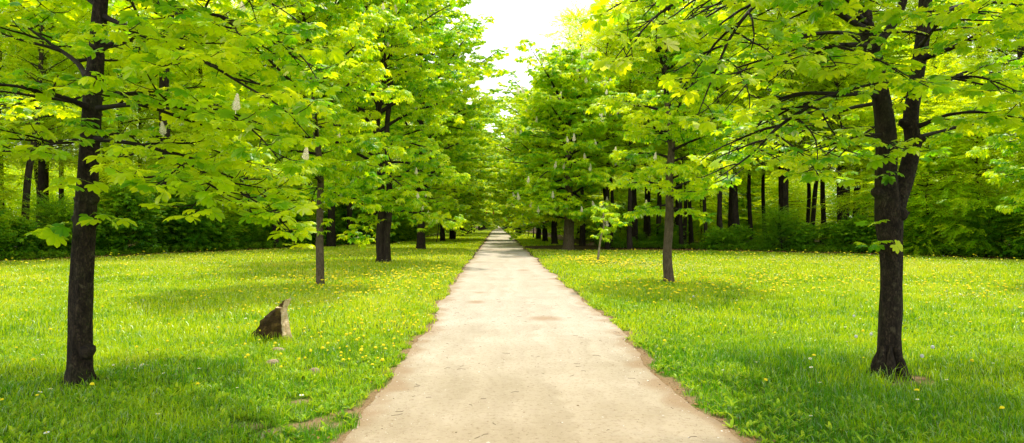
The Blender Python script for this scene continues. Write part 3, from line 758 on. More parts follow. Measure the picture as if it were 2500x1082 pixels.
# leafy edge: young beeches and shrubs
def edge_l(y, d): return (float(forest_left(y)) - d, y)
def edge_r(x, d): return (x, float(forest_right(x)) + d)
for x, d, k, s in [(22.6, 2.2, 1, 1.0), (24.2, 2.6, 0, 1.0), (26.2, 2.5, 0, 1.05), (27.5, 4.5, 0, 1.2), (23.0, 6.5, 0, 1.15), (29.5, 3, 1, 1.2), (25, 8, 0, 1.3), (32, 4, 0, 1.2)]:
    a, b = edge_r(x, d)
    tag(inst(Y, k, (a, b, 0), rng.uniform(0, 6.28), s), 'young beech with layered green branches down to the ground at the right wood edge', 'tree', 'young beeches along the right wood edge')
for k in range(15):
    a, b = 9.5 + 1.5 * k + rng.uniform(-.6, .6), rng.uniform(60, 73)
    tag(inst(Y, k % 2, (a, b, 0), rng.uniform(0, 6.28), rng.uniform(.8, 1.15)), 'bright backlit young beech seen between the dark trunks of the right wood', 'tree', 'young beeches deep in the right wood')
for y, d, k, s in [(24, 2, 0, .8), (30.5, 2.2, 1, .7), (38, 2.4, 0, .6), (43, 2, 1, .7), (50, 2, 1, .7), (36, 8, 0, .8), (46, 7, 0, .8), (57, 2, 0, .7), (63, 1.0, 1, .9), (68, .5, 0, .9), (74, 1, 1, 1.)]:
    a, b = edge_l(y, d)
    tag(inst(Y, k, (a, b, 0), rng.uniform(0, 6.28), s), 'young beech with layered green branches at the left wood edge', 'tree', 'young beeches along the left wood edge')
for k in range(46):
    y = 22 + 54 * (k + rng.random()) / 46
    a, b = edge_l(y, rng.uniform(.5, 2.6))
    tag(inst(S, rng.choice([0, 1, 1, 2]), (a, b, 0), rng.uniform(0, 6.28), rng.uniform(.75, 1.1) if rng.random() < .35 else rng.uniform(.35, .7)), 'dark leafy shrub in the undergrowth along the left wood edge', 'shrub', 'shrubs along the left wood edge')
for k in range(46):
    x = 8.0 + 24 * (k + rng.random()) / 46
    a, b = edge_r(x, rng.uniform(.8, 3.5) if x > 13 else rng.uniform(4, 9))
    tag(inst(S, rng.choice([0, 2, 2, 2]), (a, b, 0), rng.uniform(0, 6.28), (rng.uniform(.25, .5) if rng.random() < .6 else rng.uniform(.6, .95)) if x < 20 else rng.uniform(.7, 1.1)), 'dark leafy shrub in the undergrowth along the right wood edge', 'shrub', 'shrubs along the right wood edge')
for k in range(30):
    y = 60 + 90 * (k + rng.random()) / 30; sd = rng.choice([-1, 1])
    tag(inst(S if rng.random() < .5 else Y, rng.choice([0, 1]), (sd * rng.uniform(9.5, 12), y, 0), rng.uniform(0, 6.28), rng.uniform(.8, 1.1)), 'low green bush behind the far %s row of chestnuts' % ('left' if sd < 0 else 'right'), 'bush', 'bushes behind the far %s row' % ('left' if sd < 0 else 'right'))
# the far wood that reads as one mass
g = np.random.default_rng(3); m = MB()
def wall(n, fx, zmax, mn=0.):
    for k in range(4):
        i = n // 4; xy = fx(i); z = mn + (zmax - mn) * g.random(i)
        pos = np.c_[xy, z]; f = np.c_[g.normal(0, 1, (i, 2)), g.normal(-.15, .2, i)]
        m.scatter(SPRAY[k], pos, f, np.c_[g.normal(0, .35, (i, 2)), np.ones(i)], g.uniform(1.4, 2.6, i), np.clip(g.normal(.45, .22, i), 0, 1))
wall(22000, lambda i: np.c_[-g.uniform(14, 85, i), g.uniform(98, 112, i)], 13)
wall(26000, lambda i: np.c_[g.uniform(14, 90, i), g.uniform(76, 92, i)], 13)
wall(18000, lambda i: np.c_[g.uniform(14, 58, i), g.uniform(73, 82, i)], 8)
wall(24000, lambda i: np.c_[-g.uniform(14, 60, i), g.uniform(72, 90, i)], 9)
wall(9000, lambda i: np.c_[-g.uniform(55, 66, i), g.uniform(30, 100, i)], 11)
wall(9000, lambda i: np.c_[g.uniform(58, 68, i), g.uniform(20, 90, i)], 11)
wall(4000, lambda i: np.c_[g.uniform(-30, 30, i), g.uniform(560, 570, i)], 9)
tag(link('far_wood', m.mesh('far_wood', M_BEECH)), 'dense mass of foliage closing the view deep inside the woods', 'wood', kind='stuff')
print('woods', round(time.time() - T0, 1))

# ------------------------------------------------------------------ ground and path
PXC, PHW = .37, 1.50
def edge_noise(y, seed): return (fbm(y, np.zeros_like(np.asarray(y, float)) + seed, .55, seed) - .5) * .5 + (fbm(y, np.zeros_like(np.asarray(y, float)) + seed, 3., seed + 9) - .5) * .10
def path_l(y): return -1.13 + edge_noise(y, 3)
def path_r(y): return 1.87 + edge_noise(y, 8)
TREE_BASES = [(B1[0], B1[1], .26), (B2[0] + .05, B2[1] - .1, .38)]
BARE = [(*G(600, 1035), .22, .13), (*G(735, 980), .22, .13), (*G(860, 1010), .22, .2), (*G(760, 905), .14, .08), (*G(690, 1060), .26, .14), (*G(800, 1040), .34, .2)]
def soil(x, y):
    x = np.asarray(x, float); y = np.asarray(y, float)
    dl = path_l(y) - x; dr = x - path_r(y)
    nz = fbm(x, y, 2.6, 40) - .5; nf = fbm(x, y, 7., 41) - .5
    wl = np.interp(y, [0, 5, 8, 14, 40, 70], [.28, .2, .12, .08, .14, .35]); wr = np.interp(y, [0, 5, 8, 14, 40, 70], [.14, .12, .08, .06, .14, .35])
    s = 1 - sstep(.25, 1.3, (np.maximum(dl, dr) + nz * .3 + nf * .25) / np.where(dl > dr, wl, wr))
    # trodden shady soil under the right row
    e = ((x - 6.8) / 5.6) ** 2 + ((y - 48.5) / 6.2) ** 2
    s = np.maximum(s, (1 - sstep(.7, 1.15, e + nz * .5)) * np.where(x > 1.5, 1, 0))
    for a, b, r in TREE_BASES:
        s = np.maximum(s, 1 - sstep(.55, 1.1, np.hypot(x - a, y - b) / r + nz * .5))
    for a, b, rx, ry in BARE:
        s = np.maximum(s, (1 - sstep(.5, 1.1, np.hypot((x - a) / rx, (y - b) / ry) + nz * 1.5 + nf * 1.6)) * .8)
    return np.maximum(s, in_wood(x + nz * 1.2, y + nz * 1.2))
def axis(lo, hi, step, far_, g_=1.35):
    a = list(np.arange(lo, hi + 1e-6, step)); s = step; v = hi; w = lo
    while v < far_: s *= g_; v += s; a.append(v)
    s = step
    while w > -far_: s *= g_; w -= s; a.insert(0, w)
    return np.array(a)
def grid(xs, ys, z):
    X, Yy = np.meshgrid(xs, ys); nx, ny = len(xs), len(ys)
    i = np.arange(ny - 1)[:, None] * nx + np.arange(nx - 1)[None]
    return np.c_[X.ravel(), Yy.ravel(), np.full(X.size, z)], np.stack([i, i + 1, i + nx + 1, i + nx], -1).reshape(-1, 4)
gx = axis(-26, 28, .16, 1600); gy = axis(1, 64, .2, 1800)
gv, gf = grid(gx, gy, 0.)
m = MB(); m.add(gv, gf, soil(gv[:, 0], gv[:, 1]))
mt, nt, ns, lk = new_mat('meadow_ground')
out = ns.new('ShaderNodeOutputMaterial'); b = ns.new('ShaderNodeBsdfPrincipled'); b.inputs['Roughness'].default_value = .95; b.inputs['Specular IOR Level'].default_value = .1
tc = ns.new('ShaderNodeTexCoord'); at = N_(ns, 'ShaderNodeAttribute', attribute_name='rnd')
def noise(scale, detail=5, rough=.6):
    n = N_(ns, 'ShaderNodeTexNoise', inp={'Scale': scale, 'Detail': detail, 'Roughness': rough}); lk.new(tc.outputs['Object'], n.inputs['Vector']); return n
n1, n2, n3 = noise(.35), noise(9, 7, .7), noise(40, 6, .7)
gr = ramp(ns, [(.3, (.035, .075, .003)), (.7, (.11, .18, .005))]); lk.new(n2.outputs[0], gr.inputs[0])
so = ramp(ns, [(.3, (.13, .08, .035)), (.5, (.26, .17, .085)), (.75, (.42, .30, .18))]); lk.new(n3.outputs[0], so.inputs[0])
# the floor of the woods and the trodden shady soil are darker
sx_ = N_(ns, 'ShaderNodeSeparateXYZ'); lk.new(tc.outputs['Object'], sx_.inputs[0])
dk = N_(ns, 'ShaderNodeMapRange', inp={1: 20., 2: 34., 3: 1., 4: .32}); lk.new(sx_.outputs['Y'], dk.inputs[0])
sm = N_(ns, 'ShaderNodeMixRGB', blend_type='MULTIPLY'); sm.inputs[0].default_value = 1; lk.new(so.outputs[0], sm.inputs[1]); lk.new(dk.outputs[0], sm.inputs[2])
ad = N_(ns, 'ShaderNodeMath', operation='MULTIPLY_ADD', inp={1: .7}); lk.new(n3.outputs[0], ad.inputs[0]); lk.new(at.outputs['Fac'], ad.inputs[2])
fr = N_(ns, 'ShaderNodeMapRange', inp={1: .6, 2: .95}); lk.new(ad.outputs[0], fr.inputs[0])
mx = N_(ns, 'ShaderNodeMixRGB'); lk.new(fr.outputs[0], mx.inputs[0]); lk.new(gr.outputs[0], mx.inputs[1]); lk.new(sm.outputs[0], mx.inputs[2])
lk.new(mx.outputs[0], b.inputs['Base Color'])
bp = N_(ns, 'ShaderNodeBump', inp={'Strength': .7, 'Distance': .04}); lk.new(n3.outputs[0], bp.inputs['Height']); lk.new(bp.outputs[0], b.inputs['Normal'])
lk.new(b.outputs[0], out.inputs[0])
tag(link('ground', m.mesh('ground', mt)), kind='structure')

# path: rnd carries how worn or earthy the surface is
ys = np.r_[np.arange(-8, 32, .08), np.arange(32, 80, .4), np.geomspace(80, 700, 60)]
us = np.linspace(0, 1, 44)
Yg = ys[:, None] + 0 * us[None]; Xl, Xr = path_l(ys)[:, None], path_r(ys)[:, None]
Xg = Xl + (Xr - Xl) * us[None]
hol = [(1163, 738, .20, .30, 1.), (1172, 715, .17, .26, .9), (1332, 778, .30, .34, 1.), (1278, 660, .26, .5, .9), (1250, 620, .45, .5, 1.), (1262, 627, .4, .4, 1.), (1165, 640, .3, .6, .7), (1240, 600, 1.0, 1.2, .6), (1225, 650, .3, .6, .35), (1330, 690, .25, .4, .3)]
worn = np.zeros_like(Xg)
for x, y, rx, ry, a in hol:
    p = G(x, y); q = ((Xg - p[0]) / rx) ** 2 + ((Yg - p[1]) / ry) ** 2
    worn = np.maximum(worn, a * np.exp(-q ** 1.4) * (.5 + .8 * fbm(Xg, Yg, 9., 60)))
eg = np.minimum(Xg - Xl, Xr - Xg); worn = np.maximum(worn, 0.8 * (1 - sstep(0, .30, eg + (fbm(Xg, Yg, 3., 61) - .5) * .5)))
worn = np.maximum(worn, .55 * sstep(.52, .75, fbm(Xg, Yg * .5, .5, 63)) * sstep(34, 45, Yg))
nx = len(us); i = np.arange(len(ys) - 1)[:, None] * nx + np.arange(nx - 1)[None]
m = MB(); m.add(np.c_[Xg.ravel(), Yg.ravel(), np.full(Xg.size, .004)], np.stack([i, i + 1, i + nx + 1, i + nx], -1).reshape(-1, 4), worn.ravel())
mt, nt, ns, lk = new_mat('sandy_path')
out = ns.new('ShaderNodeOutputMaterial'); b = ns.new('ShaderNodeBsdfPrincipled'); b.inputs['Roughness'].default_value = .95; b.inputs['Specular IOR Level'].default_value = .15
tc = ns.new('ShaderNodeTexCoord'); at = N_(ns, 'ShaderNodeAttribute', attribute_name='rnd')
n1, n2, n3 = noise(.8, 5, .6), noise(22, 8, .75), noise(150, 3, .6)
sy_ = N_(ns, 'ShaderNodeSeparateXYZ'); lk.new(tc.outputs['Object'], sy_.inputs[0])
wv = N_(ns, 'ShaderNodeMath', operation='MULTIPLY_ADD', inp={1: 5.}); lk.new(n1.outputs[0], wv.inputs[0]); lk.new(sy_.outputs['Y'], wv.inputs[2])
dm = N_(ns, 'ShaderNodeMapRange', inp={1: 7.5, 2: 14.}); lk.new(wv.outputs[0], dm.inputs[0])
dc = ramp(ns, [(0, (.80, .74, .63)), (1, (1, 1, 1))]); lk.new(dm.outputs[0], dc.inputs[0])  # dimmer foreground put into the path's colour, fading out farther along
mp = N_(ns, 'ShaderNodeMapping'); mp.inputs['Scale'].default_value = (5, .3, 1); wp = N_(ns, 'ShaderNodeMixRGB', blend_type='ADD'); wp.inputs[0].default_value = 1.; lk.new(tc.outputs['Object'], wp.inputs[1]); lk.new(n1.outputs['Color'], wp.inputs[2]); lk.new(wp.outputs[0], mp.inputs[0])
n4 = N_(ns, 'ShaderNodeTexNoise', inp={'Scale': 1., 'Detail': 4, 'Distortion': .3}); lk.new(mp.outputs[0], n4.inputs['Vector'])
ba = ramp(ns, [(.3, (.44, .38, .295)), (.7, (.53, .46, .37))]); lk.new(n1.outputs[0], ba.inputs[0])
st = ramp(ns, [(.3, (.80, .78, .74)), (.7, (1.08, 1.08, 1.08))]); lk.new(n4.outputs[0], st.inputs[0])
m1 = N_(ns, 'ShaderNodeMixRGB', blend_type='MULTIPLY'); m1.inputs[0].default_value = .55; lk.new(ba.outputs[0], m1.inputs[1]); lk.new(st.outputs[0], m1.inputs[2])
sp = ramp(ns, [(.30, (.55, .48, .38)), (.48, (1, 1, 1)), (.64, (1, 1, 1)), (.8, (1.18, 1.16, 1.1))]); lk.new(n2.outputs[0], sp.inputs[0])
m2 = N_(ns, 'ShaderNodeMixRGB', blend_type='MULTIPLY'); m2.inputs[0].default_value = .9; lk.new(m1.outputs[0], m2.inputs[1]); lk.new(sp.outputs[0], m2.inputs[2])
ad = N_(ns, 'ShaderNodeMath', operation='MULTIPLY_ADD', inp={1: .6}); lk.new(n2.outputs[0], ad.inputs[0]); lk.new(at.outputs['Fac'], ad.inputs[2])
fr = N_(ns, 'ShaderNodeMapRange', inp={1: .45, 2: 1.25, 3: 0., 4: .85}); lk.new(ad.outputs[0], fr.inputs[0])
m3 = N_(ns, 'ShaderNodeMixRGB'); lk.new(fr.outputs[0], m3.inputs[0]); lk.new(m2.outputs[0], m3.inputs[1]); m3.inputs[2].default_value = (.33, .22, .13, 1)
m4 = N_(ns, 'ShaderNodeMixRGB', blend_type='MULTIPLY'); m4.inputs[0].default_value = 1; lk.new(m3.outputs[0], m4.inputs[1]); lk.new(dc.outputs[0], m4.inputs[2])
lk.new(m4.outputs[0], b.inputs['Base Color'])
sb = N_(ns, 'ShaderNodeMath', operation='ADD'); lk.new(n2.outputs[0], sb.inputs[0]); lk.new(n3.outputs[0], sb.inputs[1])
bp = N_(ns, 'ShaderNodeBump', inp={'Strength': .55, 'Distance': .015}); lk.new(sb.outputs[0], bp.inputs['Height']); lk.new(bp.outputs[0], b.inputs['Normal'])
lk.new(b.outputs[0], out.inputs[0])
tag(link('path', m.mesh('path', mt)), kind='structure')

# ------------------------------------------------------------------ meadow
g = np.random.default_rng(12)
def frustum_pts(y0, y1, dens):
    w = .86 * y1 + 3
    n = int(2 * w * (y1 - y0) * dens)
    x = g.uniform(-w, w, n); y = g.uniform(y0, y1, n)
    k = (abs(x) < .86 * y + 3) & (x > -36) & (x < 34)
    x, y = x[k], y[k]
    off = (x < path_l(y) + .03) | (x > path_r(y) - .03)
    x, y = x[off], y[off]
    keep = g.random(len(x)) > sstep(.25, .85, soil(x, y)) * 1.0
    return x[keep], y[keep]
def blades(x, y, w, h, seed):
    n = len(x); a = g.uniform(0, 6.283, n); ln = g.uniform(.1, .85, n)
    tall = fbm(x, y, .8, 70); fine = fbm(x, y, 3.5, 71)
    near = np.minimum(np.maximum(path_l(y) - x, x - path_r(y)), 1.2) / 1.2
    hh = h * (.45 + 1.0 * tall * (.4 + .6 * near) + .4 * fine) * g.uniform(.55, 1.25, n); ww = w * g.uniform(.7, 1.3, n)
    dx, dy = np.cos(a), np.sin(a); px, py = -dy, dx
    b_ = g.uniform(0, 6.283, n); px, py = np.cos(b_), np.sin(b_)
    z0 = np.full(n, -.005)
    base = np.c_[x, y, z0]; sdv = np.c_[px, py, 0 * x]
    mid = base + np.c_[dx * ln * hh * .35, dy * ln * hh * .35, hh * .62]
    tip = base + np.c_[dx * ln * hh * .95, dy * ln * hh * .95, hh * (1.02 - .35 * ln)]
    V = np.stack([base - sdv * ww[:, None] * .5, base + sdv * ww[:, None] * .5, mid + sdv * ww[:, None] * .42, mid - sdv * ww[:, None] * .42, tip], 1).reshape(-1, 3)
    o = np.arange(n)[:, None] * 5
    patch = fbm(x, y, .35, 72) * .4 + fbm(x, y, 1.6, 73) * .35 + fbm(x, y, 6., 74) * .25
    r = np.clip(.5 + np.interp(y, [4, 7, 10, 16, 30], [-.46, -.32, -.06, .12, .22]) + (patch - .5) * 1.7 + g.normal(0, .2, n), 0, 1)  # foreground shade and sunlit distance put into the blade colour by depth
    return V, [o + np.array([[0, 1, 2, 3]]), o + np.array([[3, 2, 4]])], np.repeat(r, 5)
m = MB()
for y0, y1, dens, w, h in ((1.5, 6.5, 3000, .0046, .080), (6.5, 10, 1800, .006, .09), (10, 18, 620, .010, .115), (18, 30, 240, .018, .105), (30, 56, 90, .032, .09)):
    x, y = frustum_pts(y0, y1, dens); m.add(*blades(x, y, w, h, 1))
for y0 in (56, 80, 110, 150):      # verges further down the avenue
    y1 = y0 * 1.36; n = 9000
    x = np.r_[g.uniform(-8.5, -1.1, n), g.uniform(1.9, 8, n)]; y = g.uniform(y0, y1, 2 * n)
    k = g.random(2 * n) > sstep(.25, .85, soil(x, y)); m.add(*blades(x[k], y[k], .05, .14, 2))
tag(link('grass', m.mesh('grass', M_GRASS)), 'bright green meadow grass on both sides of the path', 'grass', kind='stuff')
print('grass', m.n, round(time.time() - T0, 1))
# broad-leaved weeds among the grass
def weed_leaf():
    ts = [0, .35, .7, 1.]; V, Q = [], []
    for t in ts:
        w = .16 * math.sin(math.pi * (.12 + .82 * t) ** 1.2) + .015; z = .42 * t - .32 * t * t
        for s in (-1, 0, 1): V.append((s * w, t, z + abs(s) * .05))
    for i in range(3):
        a = i * 3; Q += [(a, a + 1, a + 4, a + 3), (a + 1, a + 2, a + 5, a + 4)]
    return np.array(V), [np.array(Q)]
WL = weed_leaf(); m = MB()
for y0, y1, dens, sz in ((1.5, 7, 90, .066), (7, 12, 60, .075), (12, 20, 24, .10)):
    x, y = frustum_pts(y0, y1, dens)
    k = fbm(x, y, .9, 80) + .12 * (np.abs(x - .4) < 3.2) > .50 + .1 * (g.random(len(x)) - .5); x, y = x[k], y[k]
    for j in range(6):
        a = g.uniform(0, 6.283, len(x)); n = len(x)
        m.scatter(WL, np.c_[x, y, np.full(n, .0)], np.c_[np.cos(a), np.sin(a), g.uniform(.2, 1.1, n)], np.tile((0, 0, 1.), (n, 1)), sz * g.uniform(.4, 1.35, n), np.clip(g.normal(.48, .28, n), 0, 1))
tag(link('meadow_weeds', m.mesh('meadow_weeds', M_WEED)), 'low broad-leaved weeds and clover growing among the grass', 'weeds', kind='stuff')
# undergrowth and dry leaves along the foot of the woods
m = MB(); d = MB()
n = 5200
yl = g.uniform(18, 66, n); xl = forest_left(yl) - g.uniform(-.5, 4, n)
xr = g.uniform(7.4, 34, n); yr = forest_right(xr) + g.uniform(-.3, 5, n) + np.where(xr < 13, 3.5, 0)
for x, y in ((xl, yl), (xr, yr)):
    for j in range(4):
        a = g.uniform(0, 6.283, n)
        m.scatter(WL, np.c_[x, y, g.uniform(.02, .42, n) * fbm(x, y, .5, 90) * 1.6], np.c_[np.cos(a), np.sin(a), g.uniform(-.1, .6, n)], np.tile((0, 0, 1.), (n, 1)), g.uniform(.12, .26, n), np.clip(g.normal(.4, .22, n), 0, 1))
tag(link('undergrowth', m.mesh('undergrowth', M_SHRUB)), 'knee-high green undergrowth along the foot of both woods', 'undergrowth', kind='stuff')
q = np.array([(-.5, 0, 0), (0, -.7, .12), (.5, 0, 0), (0, .7, .18)]), [np.array([(0, 1, 2), (0, 2, 3)])]
n = 3000
yl = g.uniform(20, 60, n); xl = forest_left(yl) + g.normal(.1, .45, n); xr = g.uniform(8, 34, n); yr = forest_right(xr) + g.normal(-.1, .5, n)
for x, y in ((xl, yl), (xr, yr)):
    a = g.uniform(0, 6.283, n); d.scatter(q, np.c_[x, y, g.uniform(.02, .09, n)], np.c_[np.cos(a), np.sin(a), g.normal(0, .35, n)], np.tile((0, 0, 1.), (n, 1)), g.uniform(.05, .11, n), .5)
for s_ in (0, 1):
    n = 500; y = g.uniform(2, 16, n); x = (path_l(y) - abs(g.normal(0, .3, n))) if s_ == 0 else (path_r(y) + abs(g.normal(0, .2, n)))
    a = g.uniform(0, 6.283, n); d.scatter(q, np.c_[x, y, g.uniform(.008, .02, n)], np.c_[np.cos(a), np.sin(a), g.normal(0, .3, n)], np.tile((0, 0, 1.), (n, 1)), g.uniform(.012, .03, n), .5)
tag(link('leaf_litter', d.mesh('leaf_litter', M_LITTER)), 'brown dry leaves scattered along the foot of the woods and the path edges', 'leaf litter', kind='stuff')

# grit, crumbs and twigs on the path
def pebble():
    rr = random.Random(2); V = [(0, 0, .6)] + [(math.cos(a) * rr.uniform(.7, 1.1), math.sin(a) * rr.uniform(.7, 1.1), .1) for a in np.arange(6) * 1.047] + [(0, 0, -.4)]
    F_ = [(0, 1 + k, 1 + (k + 1) % 6) for k in range(6)] + [(7, 1 + (k + 1) % 6, 1 + k) for k in range(6)]
    return np.array(V), [np.array(F_)]
PB = pebble(); m = MB(); n = 5000
y = 2.6 + 14 * g.random(n) ** 1.6; u = g.random(n); u = np.where(g.random(n) < .5, u, np.where(u < .5, u ** 2 * .5, 1 - (1 - u) ** 2 * .5)); x = path_l(y) + (path_r(y) - path_l(y)) * u
a = g.uniform(0, 6.283, n)
m.scatter(PB, np.c_[x, y, np.full(n, .004)], np.c_[np.cos(a), np.sin(a), 0 * a], np.tile((0, 0, 1.), (n, 1)), g.gamma(2., .0016, n) + .0012, g.random(n))
for k in range(90):
    y = 3 + 12 * g.random(); x = float(path_l(y) + (path_r(y) - path_l(y)) * g.random()); a = g.uniform(0, 6.28); l = g.uniform(.015, .06)
    m.tube([(x, y, .006), (x + math.cos(a) * l, y + math.sin(a) * l, .009), (x + math.cos(a + .3) * l * 1.8, y + math.sin(a + .3) * l * 1.8, .006)], .0018, 3, .0)
mt, nt, ns, lk = new_mat('grit'); out = ns.new('ShaderNodeOutputMaterial'); b = ns.new('ShaderNodeBsdfPrincipled'); b.inputs['Roughness'].default_value = .85
at = N_(ns, 'ShaderNodeAttribute', attribute_name='rnd'); ra = ramp(ns, [(0, (.10, .065, .03)), (.35, (.26, .17, .09)), (.7, (.48, .39, .26)), (1, (.72, .68, .6))]); lk.new(at.outputs['Fac'], ra.inputs[0]); lk.new(ra.outputs[0], b.inputs['Base Color']); lk.new(b.outputs[0], out.inputs[0])
tag(link('path_grit', m.mesh('path_grit', mt, False)), 'small grit, crumbs and bits of twig lying on the sandy path', 'grit', kind='stuff')

# ------------------------------------------------------------------ flowers
def dandelion():
    m = MB(); m.tube([(0, 0, 0), (.006, .002, .06), (.004, 0, .115)], [.0028, .0025, .003], 4, mat=1, cap=False)
    V = [(0, 0, .128)]; n = 12
    for r, z in ((.012, .130), (.022, .121), (.023, .114)):
        for k in range(n):
            a = k * 6.2832 / n; s = 1 + .12 * (k % 2); V.append((r * s * math.cos(a), r * s * math.sin(a), z))
    F3 = [(0, 1 + k, 1 + (k + 1) % n) for k in range(n)]; F4 = [(1 + i * n + k, 1 + (i + 1) * n + k, 1 + (i + 1) * n + (k + 1) % n, 1 + i * n + (k + 1) % n) for i in range(2) for k in range(n)]
    m.add(np.array(V) + (.004, 0, 0), [np.array(F3), np.array(F4)])
    return m
def daisy():
    m = MB(); m.tube([(0, 0, 0), (.004, 0, .05), (.003, 0, .088)], .0018, 3, mat=1, cap=False)
    n = 10
    for k in range(n):
        a = k * 6.2832 / n; c, s = math.cos(a), math.sin(a); w = .0042
        m.add([(.003 + .003 * c, .003 * s, .09), (.003 + .012 * c - w * s, .012 * s + w * c, .092), (.003 + .016 * c, .016 * s, .091), (.003 + .012 * c + w * s, .012 * s - w * c, .092)], np.array([(0, 1, 2, 3)]))
    V = [(.003, 0, .097)] + [(.003 + .0055 * math.cos(k * 1.047), .0055 * math.sin(k * 1.047), .092) for k in range(6)]
    m.add(V, np.array([(0, 1 + k, 1 + (k + 1) % 6) for k in range(6)]), mat=2)
    return m
def flower_pts(kind):
    # drifts seen in the photograph plus a thin scatter
    if kind == 'd':
        dr = [((930, 720), 3.2, 4.5, 210), ((1040, 680), 1.6, 5, 120), ((820, 690), 2.4, 3.5, 110), ((1430, 640), 1.2, 2.2, 120), ((1500, 650), 1.6, 2.4, 150), ((1780, 700), 2.6, 3, 130), ((2330, 720), 2.6, 2.5, 90), ((1900, 690), 3, 3, 80), ((1560, 720), 1.5, 3., 80), ((980, 800), 1.2, 1.8, 70), ((880, 880), .8, .9, 45), ((700, 850), 1.4, 1.4, 30)]
        n0 = 900
    else:
        dr = [((1570, 650), 1.8, 2, 220), ((1650, 660), 2, 2, 160), ((2350, 650), 5, 2, 200), ((2440, 740), 1.6, 1.4, 90), ((1950, 640), 4, 3, 220), ((480, 650), 4, 3, 140), ((340, 930), .7, .4, 14), ((800, 730), 2, 3, 60), ((150, 700), 3, 3, 80)]
        n0 = 900
    P_ = []
    for px, sx, sy, n in dr:
        c = G(*px); n = int(n * (1.1 if px[1] < 760 else .8)); P_.append(np.c_[g.normal(c[0], sx * .6, n), g.normal(c[1], sy * .6, n)])
    yy = 4.2 + 36 * g.random(n0) ** .62; P_.append(np.c_[g.uniform(-1, 1, n0) * (.8 * yy + 1), yy])
    p = np.vstack(P_); x, y = p[:, 0], p[:, 1]
    k = ((x < path_l(y) - .12) | (x > path_r(y) + .12)) & (soil(x, y) < .4) & (y > 3) & (x > -24) & (x < 26)
    return p[k]
for kind, mk, mats, name, h0, many in (('d', dandelion(), [M_YELLOW, M_STEM], 'dandelion', (.55, .95), 'yellow dandelions'), ('w', daisy(), [M_WHITE, M_STEM, M_YELLOW], 'daisy', (.8, 1.4), 'white daisies')):
    pts = flower_pts(kind)
    cz = np.abs((pts @ np.array((CR[0], CR[1]))) / (pts @ np.array((CF[0], CF[1])))) < .745
    vis = cz & (pts[:, 1] > 5.0)
    order = np.argsort(np.where(vis, pts[:, 1], 1e6)); near_i, rest = order[:300], order[300:]
    me = mk.mesh(name, mats, False)
    for i in near_i:
        o = link(name, me); o.location = (pts[i, 0], pts[i, 1], 0); s = g.uniform(*h0); o.scale = (s, s, s * g.uniform(1.1, 1.6)); o.rotation_euler = (g.normal(0, .14), g.normal(0, .14), g.uniform(0, 6))
        lb = ('single yellow dandelion flower open on its stem in the nearer meadow grass' if kind == 'd' else 'single small white daisy open in the nearer meadow grass')
        tag(o, lb, name, many + ' dotted over the nearer meadow')
    # the rest as one object
    V = np.vstack(mk.v); m = MB(); p = pts[rest]; n = len(p); a = g.uniform(0, 6.283, n); big = g.uniform(.8, 1.35, n) * np.interp(p[:, 1], [10, 32], [1.0, 1.5])
    fw_, up_ = np.c_[np.cos(a), np.sin(a), 0 * a], np.c_[g.normal(0, .14, (n, 2)), np.ones(n)]
    for mi in range(len(mats)):
        fs = [F_ for F_, q_ in mk.f if q_ == mi]
        by = {}
        for F_ in fs: by.setdefault(F_.shape[1], []).append(F_)
        m.scatter((V, [np.vstack(v) for v in by.values()]), np.c_[p, 0 * a], fw_, up_, big, .5, mi)
    tag(link('distant_' + name, m.mesh('distant_' + name, mats, False)), many + ' spread in drifts over the farther meadow', name, kind='stuff')
# seed heads
def clock_head():
    m = MB(); gg = np.random.default_rng(5)
    m.tube([(0, 0, 0), (.005, 0, .08), (0, 0, .16)], .003, 4, mat=1, cap=False)
    for k in range(90):
        v = unit(gg.normal(0, 1, 3)); a = unit(np.cross(v, (.3, .5, .8))); b_ = np.cross(v, a); c = np.array((0, 0, .175)) + v * .026
        m.add([c - v * .02, c + a * .008, c + b_ * .008 + v * .004, c - a * .008, c - b_ * .008 + v * .004], [np.array([(0, 1, 2), (0, 3, 4)]), np.array([(1, 2, 3, 4)])])
    return m.mesh('dandelion_clock', [M_WHITE, M_STEM], False)
CK = clock_head()
for (x, y), lb in {(2090, 821): 'white dandelion seed head left of the forked chestnut, lower of the nearby ones', (2127, 815): 'white dandelion seed head closest to the left side of the forked chestnut trunk',
                   (2277, 849): 'white dandelion seed head right of the forked chestnut trunk', (2251, 873): 'white dandelion seed head lowest and right beside the foot of the forked chestnut',
                   (2085, 767): 'white dandelion seed head farthest back, left of the forked chestnut', (1693, 715): 'white dandelion seed head right of the second right chestnut'}.items():
    gp = G(x, y + 24); o = link('dandelion_clock', CK); o.location = (gp[0], gp[1], 0); o.scale = (.75,) * 3; tag(o, lb, 'dandelion clock')

